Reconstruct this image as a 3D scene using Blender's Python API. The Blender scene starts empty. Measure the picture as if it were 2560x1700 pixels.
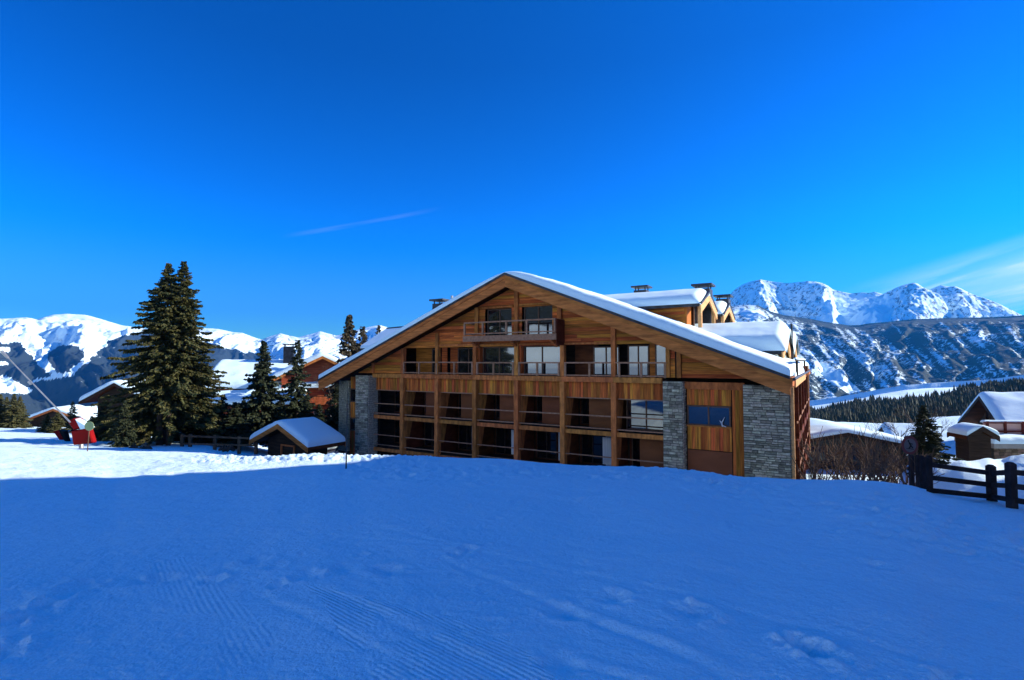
import bpy, math, random
import numpy as np
from mathutils import Vector, Matrix

SC = bpy.context.scene
COL = SC.collection
R = math.radians
random.seed(7)

# ------------------------------------------------------------ camera
F = 1300.0                      # focal length in photo pixels (2560 wide)
PITCH = math.atan(55.0 / F)
cam_d = bpy.data.cameras.new('camera')
cam_d.sensor_width = 36.0
cam_d.lens = 36.0 * F / 2560.0
cam_d.clip_start = 0.1
cam_d.clip_end = 60000
cam = bpy.data.objects.new('camera', cam_d)
COL.objects.link(cam)
cam.rotation_euler = (math.pi / 2 + PITCH, 0, 0)
cam.location = (0, 0, 0)
SC.camera = cam

# ------------------------------------------------------------ sun and sky
SUN_EL = R(23.5)
SUN_AZ = math.atan2(0.95, 0.115)          # from +Y towards +X
sunv = Vector((math.sin(SUN_AZ) * math.cos(SUN_EL), math.cos(SUN_AZ) * math.cos(SUN_EL), math.sin(SUN_EL)))
sl = bpy.data.lights.new('sun', 'SUN')
sl.energy = 5.0
sl.angle = R(0.5)
sl.color = (1.0, 0.93, 0.82)
sun = bpy.data.objects.new('sun', sl)
COL.objects.link(sun)
sun.rotation_euler = (-sunv).to_track_quat('-Z', 'Y').to_euler()

world = bpy.data.worlds.new('World')
SC.world = world
world.use_nodes = True
wt = world.node_tree
for n in list(wt.nodes):
    wt.nodes.remove(n)


def NN(nt, typ, **kw):
    n = nt.nodes.new(typ)
    for k, v in kw.items():
        if k.startswith('i_'):
            key = k[2:]
            key = int(key) if key.isdigit() else key.replace('_', ' ')
            n.inputs[key].default_value = v
        else:
            setattr(n, k, v)
    return n


wo = NN(wt, 'ShaderNodeOutputWorld')
bg = NN(wt, 'ShaderNodeBackground', i_Strength=0.111)
sky = NN(wt, 'ShaderNodeTexSky', sky_type='NISHITA')
sky.sun_disc = False
sky.sun_elevation = SUN_EL
sky.sun_rotation = SUN_AZ
sky.altitude = 2000
sky.air_density = 1.0
sky.dust_density = 0.0
sky.ozone_density = 3.0
SKY_SAT = 1.42
SKY_TINT = (0.46, 1.09, 1.18)
hs = NN(wt, 'ShaderNodeHueSaturation', i_Saturation=SKY_SAT)
tint = NN(wt, 'ShaderNodeMix', data_type='RGBA', blend_type='MULTIPLY')
tint.inputs[0].default_value = 1.0
tint.inputs[7].default_value = (*SKY_TINT, 1)
wt.links.new(sky.outputs[0], hs.inputs['Color'])
wt.links.new(hs.outputs[0], tint.inputs[6])
# thin cirrus low in the sky to the right and a faint contrail, placed by direction
tc = NN(wt, 'ShaderNodeTexCoord')
sep = NN(wt, 'ShaderNodeSeparateXYZ')
wt.links.new(tc.outputs['Generated'], sep.inputs[0])


def wm(op, a, b=None, clamp=False):
    n = NN(wt, 'ShaderNodeMath', operation=op, use_clamp=clamp)
    for i, v in enumerate((a, b)):
        if v is None:
            continue
        if isinstance(v, (int, float)):
            n.inputs[i].default_value = v
        else:
            wt.links.new(v, n.inputs[i])
    return n.outputs[0]


def wsmooth(v, a, b):
    n = NN(wt, 'ShaderNodeMapRange', interpolation_type='SMOOTHSTEP')
    wt.links.new(v, n.inputs[0])
    n.inputs[1].default_value = a
    n.inputs[2].default_value = b
    return n.outputs[0]


X_, Y_, Z_ = sep.outputs
az = wm('ARCTAN2', X_, Y_)                   # azimuth, radians
el = wm('ARCSINE', Z_)
# streak coordinates: rotate (az, el) so that streaks rise to the right
sa, ca = math.sin(R(13)), math.cos(R(13))
along = wm('ADD', wm('MULTIPLY', az, ca), wm('MULTIPLY', el, sa))
across = wm('SUBTRACT', wm('MULTIPLY', el, ca), wm('MULTIPLY', az, sa))
cmb = NN(wt, 'ShaderNodeCombineXYZ')
wt.links.new(wm('MULTIPLY', along, 2.6), cmb.inputs[0])
wt.links.new(wm('MULTIPLY', across, 24.0), cmb.inputs[1])
cn = NN(wt, 'ShaderNodeTexNoise', i_Scale=1.6, i_Detail=6.0, i_Roughness=0.55, i_Distortion=0.25)
wt.links.new(cmb.outputs[0], cn.inputs['Vector'])
streak = wsmooth(cn.outputs[0], 0.40, 0.66)
azm = wsmooth(az, 0.50, 0.80)
band = wm('MULTIPLY', wsmooth(across, -0.14, -0.07), wm('SUBTRACT', 1.0, wsmooth(across, -0.05, 0.0)))
cl = wm('MULTIPLY', wm('MULTIPLY', streak, azm), band)
# a broad soft core near the horizon
core = wm('MULTIPLY', wsmooth(az, 0.58, 0.85), wm('MULTIPLY', wsmooth(across, -0.12, -0.055), wm('SUBTRACT', 1.0, wsmooth(across, -0.055, -0.01))))
cl = wm('MAXIMUM', wm('MULTIPLY', cl, 0.75), wm('MULTIPLY', core, wm('ADD', 0.42, wm('MULTIPLY', streak, 0.4))))
# contrail: line across+0.. between az -0.40 and -0.12
ct = wm('SUBTRACT', el, wm('ADD', wm('MULTIPLY', az, 0.245), 0.322))
cline = wm('SUBTRACT', 1.0, wsmooth(wm('ABSOLUTE', ct), 0.0, 0.006))
cend = wm('MULTIPLY', wsmooth(az, -0.43, -0.33), wm('SUBTRACT', 1.0, wsmooth(az, -0.26, -0.12)))
cmask = wm('MULTIPLY', wm('MULTIPLY', cline, cend), wm('MULTIPLY', wsmooth(cn.outputs[0], 0.3, 0.6), 0.06))
allc = wm('MAXIMUM', cl, cmask, True)
cmix = NN(wt, 'ShaderNodeMix', data_type='RGBA')
wt.links.new(allc, cmix.inputs[0])
hs2 = NN(wt, 'ShaderNodeHueSaturation', i_Saturation=1.11)
wt.links.new(tint.outputs[2], hs2.inputs['Color'])
KS = 0.19
k1 = NN(wt, 'ShaderNodeVectorMath', operation='SCALE'); k1.inputs['Scale'].default_value = KS
gm = NN(wt, 'ShaderNodeGamma', i_Gamma=1.40)
k2 = NN(wt, 'ShaderNodeVectorMath', operation='SCALE'); k2.inputs['Scale'].default_value = 1.05 / KS
wt.links.new(hs2.outputs[0], k1.inputs[0]); wt.links.new(k1.outputs[0], gm.inputs[0]); wt.links.new(gm.outputs[0], k2.inputs[0])
fz = NN(wt, 'ShaderNodeMapRange'); fz.inputs[1].default_value = 0.0; fz.inputs[2].default_value = 0.60; fz.inputs[3].default_value = 1.08; fz.inputs[4].default_value = 0.70
wt.links.new(sep.outputs[2], fz.inputs[0])
k3 = NN(wt, 'ShaderNodeVectorMath', operation='SCALE')
wt.links.new(k2.outputs[0], k3.inputs[0]); wt.links.new(fz.outputs[0], k3.inputs['Scale'])
f1 = NN(wt, 'ShaderNodeMapRange', interpolation_type='SMOOTHSTEP'); f1.inputs[1].default_value = -0.02; f1.inputs[2].default_value = 0.27; f1.inputs[3].default_value = 0.30; f1.inputs[4].default_value = 1.0
wt.links.new(sep.outputs[2], f1.inputs[0])
f2 = NN(wt, 'ShaderNodeMapRange'); f2.inputs[1].default_value = 0.50; f2.inputs[2].default_value = 1.0; f2.inputs[3].default_value = 1.0; f2.inputs[4].default_value = 1.95
wt.links.new(sep.outputs[2], f2.inputs[0])
wt.links.new(wm('MULTIPLY', wm('MULTIPLY', fz.outputs[0], f1.outputs[0]), f2.outputs[0]), k3.inputs['Scale'])
zt = NN(wt, 'ShaderNodeMix', data_type='RGBA', blend_type='MULTIPLY')
wt.links.new(wsmooth(sep.outputs[2], 0.48, 1.0), zt.inputs[0])
wt.links.new(k3.outputs[0], zt.inputs[6]); zt.inputs[7].default_value = (1.0, 1.45, 1.0, 1)
pale = NN(wt, 'ShaderNodeVectorMath', operation='SCALE'); pale.inputs[0].default_value = (0.62, 0.14, 0.10)
wt.links.new(wm('SUBTRACT', 1.0, wsmooth(sep.outputs[2], -0.02, 0.22)), pale.inputs['Scale'])
padd = NN(wt, 'ShaderNodeVectorMath', operation='ADD')
wt.links.new(zt.outputs[2], padd.inputs[0]); wt.links.new(pale.outputs[0], padd.inputs[1])
wt.links.new(padd.outputs[0], cmix.inputs[6])
cmix.inputs[7].default_value = (5.6, 5.9, 6.4, 1)
wt.links.new(cmix.outputs[2], bg.inputs[0])
wt.links.new(bg.outputs[0], wo.inputs[0])

vs = SC.view_settings
vs.view_transform = 'Standard'
vs.look = 'None'
vs.exposure = 1.14
vs.gamma = 1.0
vs.use_curve_mapping = False
try:
    SC.cycles.max_bounces = 6
    SC.cycles.diffuse_bounces = 3
    SC.cycles.glossy_bounces = 3
    SC.cycles.volume_bounces = 0
    SC.cycles.transparent_max_bounces = 6
    SC.cycles.use_denoising = True
except Exception:
    pass

# ------------------------------------------------------------ numpy noise
_rs = np.random.RandomState(5)
_P = _rs.permutation(512)
_P = np.concatenate([_P, _P, _P])
_ang = _rs.rand(512) * 2 * np.pi
_GX, _GY = np.cos(_ang), np.sin(_ang)


def pnoise(x, y):
    x = np.asarray(x, float); y = np.asarray(y, float)
    xi = np.floor(x).astype(np.int64); yi = np.floor(y).astype(np.int64)
    xf = x - xi; yf = y - yi
    u = xf * xf * xf * (xf * (xf * 6 - 15) + 10); v = yf * yf * yf * (yf * (yf * 6 - 15) + 10)

    def g(ix, iy, dx, dy):
        h = _P[(_P[ix & 511] + iy) & 511]
        return _GX[h] * dx + _GY[h] * dy
    a = g(xi, yi, xf, yf); b = g(xi + 1, yi, xf - 1, yf)
    c = g(xi, yi + 1, xf, yf - 1); d = g(xi + 1, yi + 1, xf - 1, yf - 1)
    return (a + u * (b - a) + v * ((c + u * (d - c)) - (a + u * (b - a)))) * 1.5


def fbm(x, y, o=4, r=0.5):
    s = 0; a = 1.0; t = 0
    for i in range(o):
        s = s + a * pnoise(x + 13.7 * i, y - 7.3 * i); t += a
        x = x * 2.03; y = y * 2.03; a *= r
    return s / t


def ridged(x, y, o=4, r=0.5):
    s = 0; a = 1.0; t = 0
    for i in range(o):
        s = s + a * (1 - np.abs(pnoise(x + 3.1 * i, y + 9.2 * i)) * 2); t += a
        x = x * 2.07; y = y * 2.07; a *= r
    return s / t


def sstep(x, a, b):
    t = np.clip((x - a) / (b - a), 0, 1)
    return t * t * (3 - 2 * t)


def inpoly(px, py, poly):
    res = np.zeros(px.shape, bool)
    n = len(poly)
    for i in range(n):
        x1, y1 = poly[i]; x2, y2 = poly[(i + 1) % n]
        c = ((y1 > py) != (y2 > py)) & (px < (x2 - x1) * (py - y1) / ((y2 - y1) + 1e-12) + x1)
        res ^= c
    return res


def PT(px, py, Y):
    """point on the photo ray at depth Y (true horizontal depth)"""
    u = (px - 1280) / F; v = (850 - py) / F
    fy = math.cos(PITCH) - v * math.sin(PITCH); fz = math.sin(PITCH) + v * math.cos(PITCH)
    k = Y / fy
    return Vector((u * k, Y, fz * k))


# ------------------------------------------------------------ materials
MATS = {}


def mat(name, col=(0.5, 0.5, 0.5), rough=0.7, metal=0.0, spec=0.08, var=0.0, nscale=(4, 4, 4), ncol=None, namt=0.5, bump=0.0, bscale=None,
        ior=None, contrast=(0.35, 0.65), detail=5.0, bdist=0.02):
    """principled material: two tones mixed by an object-space noise, plus per-object variation"""
    m = bpy.data.materials.new(name)
    m.use_nodes = True
    nt = m.node_tree
    b = nt.nodes['Principled BSDF']
    b.inputs['Roughness'].default_value = rough
    b.inputs['Metallic'].default_value = metal
    b.inputs['Specular IOR Level'].default_value = spec
    if ior:
        b.inputs['IOR'].default_value = ior
    tcn = NN(nt, 'ShaderNodeTexCoord')
    mp = NN(nt, 'ShaderNodeMapping')
    mp.inputs['Scale'].default_value = nscale
    nt.links.new(tcn.outputs['Object'], mp.inputs[0])
    oi = NN(nt, 'ShaderNodeObjectInfo')
    add = NN(nt, 'ShaderNodeVectorMath', operation='ADD')
    vm = NN(nt, 'ShaderNodeMath', operation='MULTIPLY', i_1=40.0)
    nt.links.new(oi.outputs['Random'], vm.inputs[0])
    nt.links.new(mp.outputs[0], add.inputs[0])
    nt.links.new(vm.outputs[0], add.inputs[1])
    no = NN(nt, 'ShaderNodeTexNoise', i_Scale=1.0, i_Detail=detail, i_Roughness=0.6)
    nt.links.new(add.outputs[0], no.inputs['Vector'])
    cr = NN(nt, 'ShaderNodeMapRange')
    cr.inputs[1].default_value, cr.inputs[2].default_value = contrast
    nt.links.new(no.outputs[0], cr.inputs[0])
    mx = NN(nt, 'ShaderNodeMix', data_type='RGBA')
    mx.inputs[6].default_value = (*col, 1)
    nc = ncol or tuple(c * (1 - namt) for c in col)
    mx.inputs[7].default_value = (*nc, 1)
    nt.links.new(cr.outputs[0], mx.inputs[0])
    out = mx.outputs[2]
    if var > 0:
        h = NN(nt, 'ShaderNodeHueSaturation')
        mr = NN(nt, 'ShaderNodeMapRange')
        mr.inputs[3].default_value = 1 - var
        mr.inputs[4].default_value = 1 + var
        nt.links.new(oi.outputs['Random'], mr.inputs[0])
        nt.links.new(mr.outputs[0], h.inputs['Value'])
        mr2 = NN(nt, 'ShaderNodeMapRange')
        m3 = NN(nt, 'ShaderNodeMath', operation='FRACT')
        m4 = NN(nt, 'ShaderNodeMath', operation='MULTIPLY', i_1=17.3)
        nt.links.new(oi.outputs['Random'], m4.inputs[0]); nt.links.new(m4.outputs[0], m3.inputs[0]); nt.links.new(m3.outputs[0], mr2.inputs[0])
        mr2.inputs[3].default_value = 0.5 - var * 0.05
        mr2.inputs[4].default_value = 0.5 + var * 0.05
        nt.links.new(mr2.outputs[0], h.inputs['Hue'])
        nt.links.new(out, h.inputs['Color'])
        out = h.outputs[0]
    nt.links.new(out, b.inputs['Base Color'])
    if bump > 0:
        bn = NN(nt, 'ShaderNodeBump', i_Strength=bump, i_Distance=bdist)
        if bscale:
            n2 = NN(nt, 'ShaderNodeTexNoise', i_Scale=bscale, i_Detail=4.0)
            nt.links.new(tcn.outputs['Object'], n2.inputs['Vector'])
            nt.links.new(n2.outputs[0], bn.inputs['Height'])
        else:
            nt.links.new(no.outputs[0], bn.inputs['Height'])
        nt.links.new(bn.outputs[0], b.inputs['Normal'])
    MATS[name] = m
    return m


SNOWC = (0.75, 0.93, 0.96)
W = (0.50, 0.20, 0.055)
M = dict(
    wood_h=mat('larch_boards_horizontal', (0.62, 0.180, 0.034), 0.65, var=0.36, nscale=(0.9, 9, 14), ncol=(0.26, 0.080, 0.018), bump=0.25),
    wood_v=mat('larch_boards_vertical', (0.62, 0.180, 0.034), 0.65, var=0.40, nscale=(11, 11, 0.8), ncol=(0.24, 0.075, 0.018), bump=0.25),
    beam=mat('weathered_larch_beam', (0.60, 0.200, 0.052), 0.7, var=0.20, nscale=(5, 5, 1.6), ncol=(0.28, 0.095, 0.028), bump=0.2),
    barge=mat('larch_barge_board', (0.56, 0.185, 0.046), 0.6, var=0.12, nscale=(1.0, 3, 7), ncol=(0.27, 0.088, 0.022), bump=0.15),
    pale=mat('sunlit_larch_boards', (0.72, 0.40, 0.17), 0.6, var=0.08, nscale=(3, 1.2, 5), ncol=(0.52, 0.26, 0.10), bump=0.15),  # lighter copy of the larch: sunlight put into the colour of sunny trim
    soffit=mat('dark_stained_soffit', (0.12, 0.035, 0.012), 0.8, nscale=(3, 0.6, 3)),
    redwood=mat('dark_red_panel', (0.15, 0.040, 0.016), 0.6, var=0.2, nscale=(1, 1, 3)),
    brownpanel=mat('brown_panel', (0.22, 0.075, 0.032), 0.5, var=0.1, nscale=(1, 1, 2), namt=0.2),
    rail=mat('grey_brown_rail', (0.38, 0.20, 0.12), 0.6, var=0.1, nscale=(6, 6, 6), namt=0.35),
    frame=mat('window_frame_wood', (0.15, 0.085, 0.055), 0.5, nscale=(5, 5, 5), namt=0.3),
    dark=mat('dark_room', (0.012, 0.010, 0.010), 0.9),
    metal=mat('dark_zinc_flashing', (0.055, 0.06, 0.07), 0.45, metal=0.6, nscale=(2, 2, 2)),
    stone=mat('grey_slate_stone', (0.40, 0.36, 0.27), 0.85, var=0.5, nscale=(6, 6, 10), ncol=(0.20, 0.18, 0.13), bump=0.5),
    mortar=mat('pillar_core', (0.07, 0.075, 0.07), 0.95, nscale=(8, 8, 8)),
    trunk=mat('spruce_bark', (0.085, 0.06, 0.045), 0.95, nscale=(6, 6, 2), bump=0.4),
    twig=mat('bare_twigs', (0.14, 0.095, 0.068), 0.9, nscale=(3, 3, 3)),
    redpaint=mat('red_pad', (0.26, 0.004, 0.004), 0.55, nscale=(2, 2, 2), namt=0.25),
    steel=mat('galvanised_steel', (0.42, 0.42, 0.42), 0.4, metal=0.7, nscale=(4, 4, 4), namt=0.25),
    fence=mat('dark_fence_timber', (0.040, 0.032, 0.032), 0.8, var=0.2, nscale=(3, 3, 3), bump=0.3),
    oldfence=mat('old_rail_timber', (0.16, 0.10, 0.06), 0.8, var=0.2, nscale=(3, 3, 3)),
    plaster=mat('grey_render', (0.30, 0.29, 0.27), 0.9, nscale=(2, 2, 2), namt=0.2),
    orange=mat('orange_red_timber', (0.56, 0.15, 0.055), 0.7, var=0.15, nscale=(1, 1, 8), ncol=(0.30, 0.07, 0.03)),
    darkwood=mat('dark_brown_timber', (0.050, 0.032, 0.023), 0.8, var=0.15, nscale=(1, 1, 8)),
    rubble=mat('brown_rubble', (0.22, 0.15, 0.11), 0.9, var=0.45, nscale=(4, 4, 4)),
    white=mat('white_curtain', (0.60, 0.60, 0.62), 0.9, nscale=(14, 14, 0.5), namt=0.3),
    signred=mat('sign_red', (0.17, 0.05, 0.045), 0.5, nscale=(2, 2, 2), namt=0.2),
    signwhite=mat('sign_face', (0.15, 0.13, 0.125), 0.5, nscale=(2, 2, 2), namt=0.2),
    signblack=mat('sign_black', (0.02, 0.02, 0.02), 0.5),
    signback=mat('sign_back', (0.27, 0.34, 0.17), 0.5, nscale=(3, 3, 3), namt=0.2),
    pole=mat('marker_pole', (0.10, 0.09, 0.085), 0.6, nscale=(2, 2, 2)),
    salmon=mat('salmon_render', (0.62, 0.40, 0.36), 0.9, nscale=(2, 2, 2), namt=0.12),
    railred=mat('dark_red_rail', (0.16, 0.035, 0.025), 0.7),
)
M['glass'] = mat('window_glass', (0.012, 0.013, 0.016), 0.03, spec=0.5, ior=2.3, namt=0.0)
M['glass2'] = mat('clear_dark_glass', (0.008, 0.008, 0.010), 0.05, spec=0.5, ior=1.5, namt=0.0)


def snow_mat(name, bump_scales, ground=False, col=SNOWC):
    m = bpy.data.materials.new(name)
    m.use_nodes = True
    nt = m.node_tree
    b = nt.nodes['Principled BSDF']
    b.inputs['Roughness'].default_value = 0.75
    b.inputs['Specular IOR Level'].default_value = 0.25
    tcn = NN(nt, 'ShaderNodeTexCoord')
    n0 = NN(nt, 'ShaderNodeTexNoise', i_Scale=0.35, i_Detail=5.0)
    nt.links.new(tcn.outputs['Object'], n0.inputs['Vector'])
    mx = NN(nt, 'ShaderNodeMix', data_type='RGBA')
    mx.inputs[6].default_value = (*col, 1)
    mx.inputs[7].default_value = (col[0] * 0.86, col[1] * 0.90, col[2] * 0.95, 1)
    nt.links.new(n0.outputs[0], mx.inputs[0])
    ng = NN(nt, 'ShaderNodeTexNoise', i_Scale=55.0, i_Detail=3.0, i_Roughness=0.8)
    nt.links.new(tcn.outputs['Object'], ng.inputs['Vector'])
    gr_ = NN(nt, 'ShaderNodeMapRange'); gr_.inputs[1].default_value = .35; gr_.inputs[2].default_value = .65; gr_.inputs[3].default_value = .86; gr_.inputs[4].default_value = 1.04
    nt.links.new(ng.outputs[0], gr_.inputs[0])
    gs = NN(nt, 'ShaderNodeVectorMath', operation='SCALE')
    nt.links.new(mx.outputs[2], gs.inputs[0]); nt.links.new(gr_.outputs[0], gs.inputs['Scale'])
    nt.links.new(gs.outputs[0], b.inputs['Base Color'])
    prev = None
    for sc_, st, di in bump_scales:
        n = NN(nt, 'ShaderNodeTexNoise', i_Scale=sc_, i_Detail=4.0, i_Roughness=0.6)
        nt.links.new(tcn.outputs['Object'], n.inputs['Vector'])
        bn = NN(nt, 'ShaderNodeBump', i_Strength=st, i_Distance=di)
        nt.links.new(n.outputs[0], bn.inputs['Height'])
        if prev:
            nt.links.new(prev.outputs[0], bn.inputs['Normal'])
        prev = bn
    if ground:
        # groomer corduroy: fine parallel ridges in two strips, worn away in patches
        at = NN(nt, 'ShaderNodeAttribute', attribute_name='groom')
        sp = NN(nt, 'ShaderNodeSeparateColor')
        nt.links.new(at.outputs['Color'], sp.inputs[0])
        prev2 = prev
        for k, (dx, dy, per) in enumerate((( -0.62, 0.785, 0.046), (-0.745, 0.667, 0.042))):
            mp = NN(nt, 'ShaderNodeVectorMath', operation='DOT_PRODUCT')
            mp.inputs[1].default_value = (dy / per, -dx / per, 0)
            nt.links.new(tcn.outputs['Object'], mp.inputs[0])
            nzz = NN(nt, 'ShaderNodeTexNoise', i_Scale=0.5, i_Detail=1.0)
            nt.links.new(tcn.outputs['Object'], nzz.inputs['Vector'])
            ad = NN(nt, 'ShaderNodeMath', operation='ADD')
            nt.links.new(mp.outputs['Value'], ad.inputs[0]); mz = NN(nt, 'ShaderNodeMath', operation='MULTIPLY', i_1=0.8); nt.links.new(nzz.outputs[0], mz.inputs[0]); nt.links.new(mz.outputs[0], ad.inputs[1])
            mu = NN(nt, 'ShaderNodeMath', operation='MULTIPLY', i_1=2 * math.pi)
            nt.links.new(ad.outputs[0], mu.inputs[0])
            si = NN(nt, 'ShaderNodeMath', operation='SINE')
            nt.links.new(mu.outputs[0], si.inputs[0])
            m2 = NN(nt, 'ShaderNodeMath', operation='MULTIPLY')
            nt.links.new(si.outputs[0], m2.inputs[0])
            nt.links.new(sp.outputs[k], m2.inputs[1])
            bn = NN(nt, 'ShaderNodeBump', i_Strength=1.0, i_Distance=0.0045)
            nt.links.new(m2.outputs[0], bn.inputs['Height'])
            nt.links.new(prev2.outputs[0], bn.inputs['Normal'])
            prev2 = bn
        prev = prev2
    nt.links.new(prev.outputs[0], b.inputs['Normal'])
    return m


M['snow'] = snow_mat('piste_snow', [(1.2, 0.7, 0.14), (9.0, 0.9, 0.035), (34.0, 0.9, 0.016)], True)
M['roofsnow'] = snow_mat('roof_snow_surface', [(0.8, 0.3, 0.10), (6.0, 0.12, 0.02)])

# ------------------------------------------------------------ mesh helpers


class MB:
    def __init__(s, zo=0.0):
        s.v = []; s.f = []; s.zo = zo

    def add(s, vs, fs):
        o = len(s.v)
        s.v += [(a, b, c - s.zo) for a, b, c in vs]
        s.f += [tuple(i + o for i in f) for f in fs]
        return s

    def box(s, x0, x1, y0, y1, z0, z1):
        return s.add([(x0, y0, z0), (x1, y0, z0), (x1, y1, z0), (x0, y1, z0), (x0, y0, z1), (x1, y0, z1), (x1, y1, z1), (x0, y1, z1)],
                     [(0, 3, 2, 1), (4, 5, 6, 7), (0, 1, 5, 4), (1, 2, 6, 5), (2, 3, 7, 6), (3, 0, 4, 7)])

    def prism_y(s, poly, y0, y1):
        """poly of (x,z) extruded along y"""
        n = len(poly)
        vs = [(x, y0, z) for x, z in poly] + [(x, y1, z) for x, z in poly]
        fs = [tuple(range(n)), tuple(range(2 * n - 1, n - 1, -1))] + [(i, i + n, (i + 1) % n + n, (i + 1) % n) for i in range(n)]
        return s.add(vs, fs)

    def prism_x(s, poly, x0, x1):
        """poly of (y,z) extruded along x"""
        n = len(poly)
        vs = [(x0, y, z) for y, z in poly] + [(x1, y, z) for y, z in poly]
        fs = [tuple(range(n)), tuple(range(2 * n - 1, n - 1, -1))] + [(i, i + n, (i + 1) % n + n, (i + 1) % n) for i in range(n)]
        return s.add(vs, fs)

    def tube(s, p, q, r0, r1, n=6, caps=True):
        p = Vector(p); q = Vector(q); d = (q - p)
        if d.length < 1e-6:
            return s
        d.normalize()
        a = d.orthogonal().normalized(); b = d.cross(a)
        vs = []
        for c, r in ((p, r0), (q, r1)):
            for i in range(n):
                t = 2 * math.pi * i / n
                w = c + (a * math.cos(t) + b * math.sin(t)) * r
                vs.append(tuple(w))
        fs = [(i, (i + 1) % n, (i + 1) % n + n, i + n) for i in range(n)]
        if caps:
            fs += [tuple(range(n - 1, -1, -1)), tuple(range(n, 2 * n))]
        return s.add(vs, fs)

    def obj(s, name, m, parent=None, smooth=False, bevel=0.0):
        me = bpy.data.meshes.new(name)
        me.from_pydata(s.v, [], s.f)
        me.materials.append(m)
        if smooth:
            me.polygons.foreach_set('use_smooth', [True] * len(me.polygons))
        o = bpy.data.objects.new(name, me)
        COL.objects.link(o)
        if parent:
            o.parent = parent
        if bevel:
            md = o.modifiers.new('bevel', 'BEVEL'); md.width = bevel; md.segments = 1
        return o


def np_obj(name, V, Fq, m, parent=None, smooth=True, kind=None, attrs=None):
    me = bpy.data.meshes.new(name)
    V = np.ascontiguousarray(V, dtype=np.float32); Fq = np.ascontiguousarray(Fq, dtype=np.int32)
    nf, k = Fq.shape
    me.vertices.add(len(V)); me.vertices.foreach_set('co', V.ravel())
    me.loops.add(nf * k); me.loops.foreach_set('vertex_index', Fq.ravel())
    me.polygons.add(nf)
    me.polygons.foreach_set('loop_start', np.arange(0, nf * k, k, dtype=np.int32))
    me.polygons.foreach_set('loop_total', np.full(nf, k, dtype=np.int32))
    me.polygons.foreach_set('use_smooth', np.full(nf, smooth, dtype=bool))
    me.update(calc_edges=True)
    me.materials.append(m)
    if attrs:
        for an, arr in attrs.items():
            ca_ = me.color_attributes.new(an, 'FLOAT_COLOR', 'POINT')
            ca_.data.foreach_set('color', np.ascontiguousarray(arr, dtype=np.float32).ravel())
    o = bpy.data.objects.new(name, me)
    COL.objects.link(o)
    if parent:
        o.parent = parent
    if kind:
        o['kind'] = kind
    return o


def grid_faces(nu, nv, flip=False):
    i = np.arange(nu - 1)[:, None] * nv + np.arange(nv - 1)[None, :]
    i = i.ravel()
    f = np.stack([i, i + nv, i + nv + 1, i + 1], 1)
    return f[:, ::-1] if flip else f


def empty(name, loc, rot, label, cat, group=None):
    o = bpy.data.objects.new(name, None)
    COL.objects.link(o)
    o.location = loc
    o.rotation_euler = (0, 0, rot)
    o.empty_display_size = 0.5
    o['label'] = label; o['category'] = cat
    if group:
        o['group'] = group
    return o


def tag(o, label, cat, group=None):
    o['label'] = label; o['category'] = cat
    if group:
        o['group'] = group
    return o


# ------------------------------------------------------------ terrain
TAB = [  # px, crest depth, crest y, fall beyond, base slope far
    (-3000, 16, 1125, .120, .12, -40), (-800, 19, 1142, .122, .12, -40), (0, 19, 1140, .128, .12, -40), (300, 19, 1146, .135, .12, -40), (520, 19, 1142, .150, .12, -40),
    (640, 19, 1139, .20, .12, -8.2), (800, 19.5, 1131, .30, .10, -7.6), (900, 20, 1133, .42, .08, -7.4), (1000, 20, 1134, .5, .06, -7.2), (1130, 20, 1137, .5, .05, -7.2),
    (1280, 20, 1143, .5, .05, -7.2), (1350, 19.5, 1150, .5, .05, -7.2), (1430, 19.5, 1156, .5, .05, -7.3), (1520, 19, 1157, .5, .05, -7.4), (1640, 18.5, 1165, .5, .05, -7.6), (1720, 18, 1171, .5, .05, -7.9),
    (1850, 17.5, 1189, .5, .05, -8.3), (1960, 17.3, 1193, .5, .05, -8.6), (2100, 17, 1195, .5, .04, -8.8), (2200, 17, 1200, .45, .04, -8.8), (2270, 16.5, 1211, .40, .04, -8.6),
    (2330, 16.2, 1226, .33, .04, -7.2), (2400, 15.8, 1238, .30, .04, -6.8), (2560, 15.5, 1252, .27, .04, -6.4), (3200, 15, 1285, .25, .04, -6.2), (6000, 14, 1330, .2, .03, -6)]
_tphi = [math.atan((t[0] - 1280) / F) for t in TAB]
_tc, _tD, _tk, _ts, _tb = [], [], [], [], []
for t in TAB:
    z = -(t[2] - (15 if t[0] < 1600 else 30) * max(0, t[3] - .2) - 905) / F * t[1]
    co = math.cos(math.atan((t[0] - 1280) / F))
    rc = t[1] / co
    _tc.append((z + 1.6) / rc); _tD.append(rc); _tk.append(t[3] * co); _ts.append(t[4] * co); _tb.append(t[5])
# close the ring behind the camera: gentle uphill
_tphi = [-math.pi, -2.3] + _tphi + [2.3, math.pi]
_tc = [0.03, 0.0] + _tc + [-0.03, 0.03]; _tD = [30, 22] + _tD + [22, 30]; _tk = [-.03, .05] + _tk + [.05, -.03]
_ts = [-.03, .05] + _ts + [.02, -.03]; _tb = [-60, -40] + _tb + [-12, -60]


def smin(a, b, k):
    h = np.clip(0.5 + 0.5 * (b - a) / k, 0, 1)
    return b + (a - b) * h - k * h * (1 - h)


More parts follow.
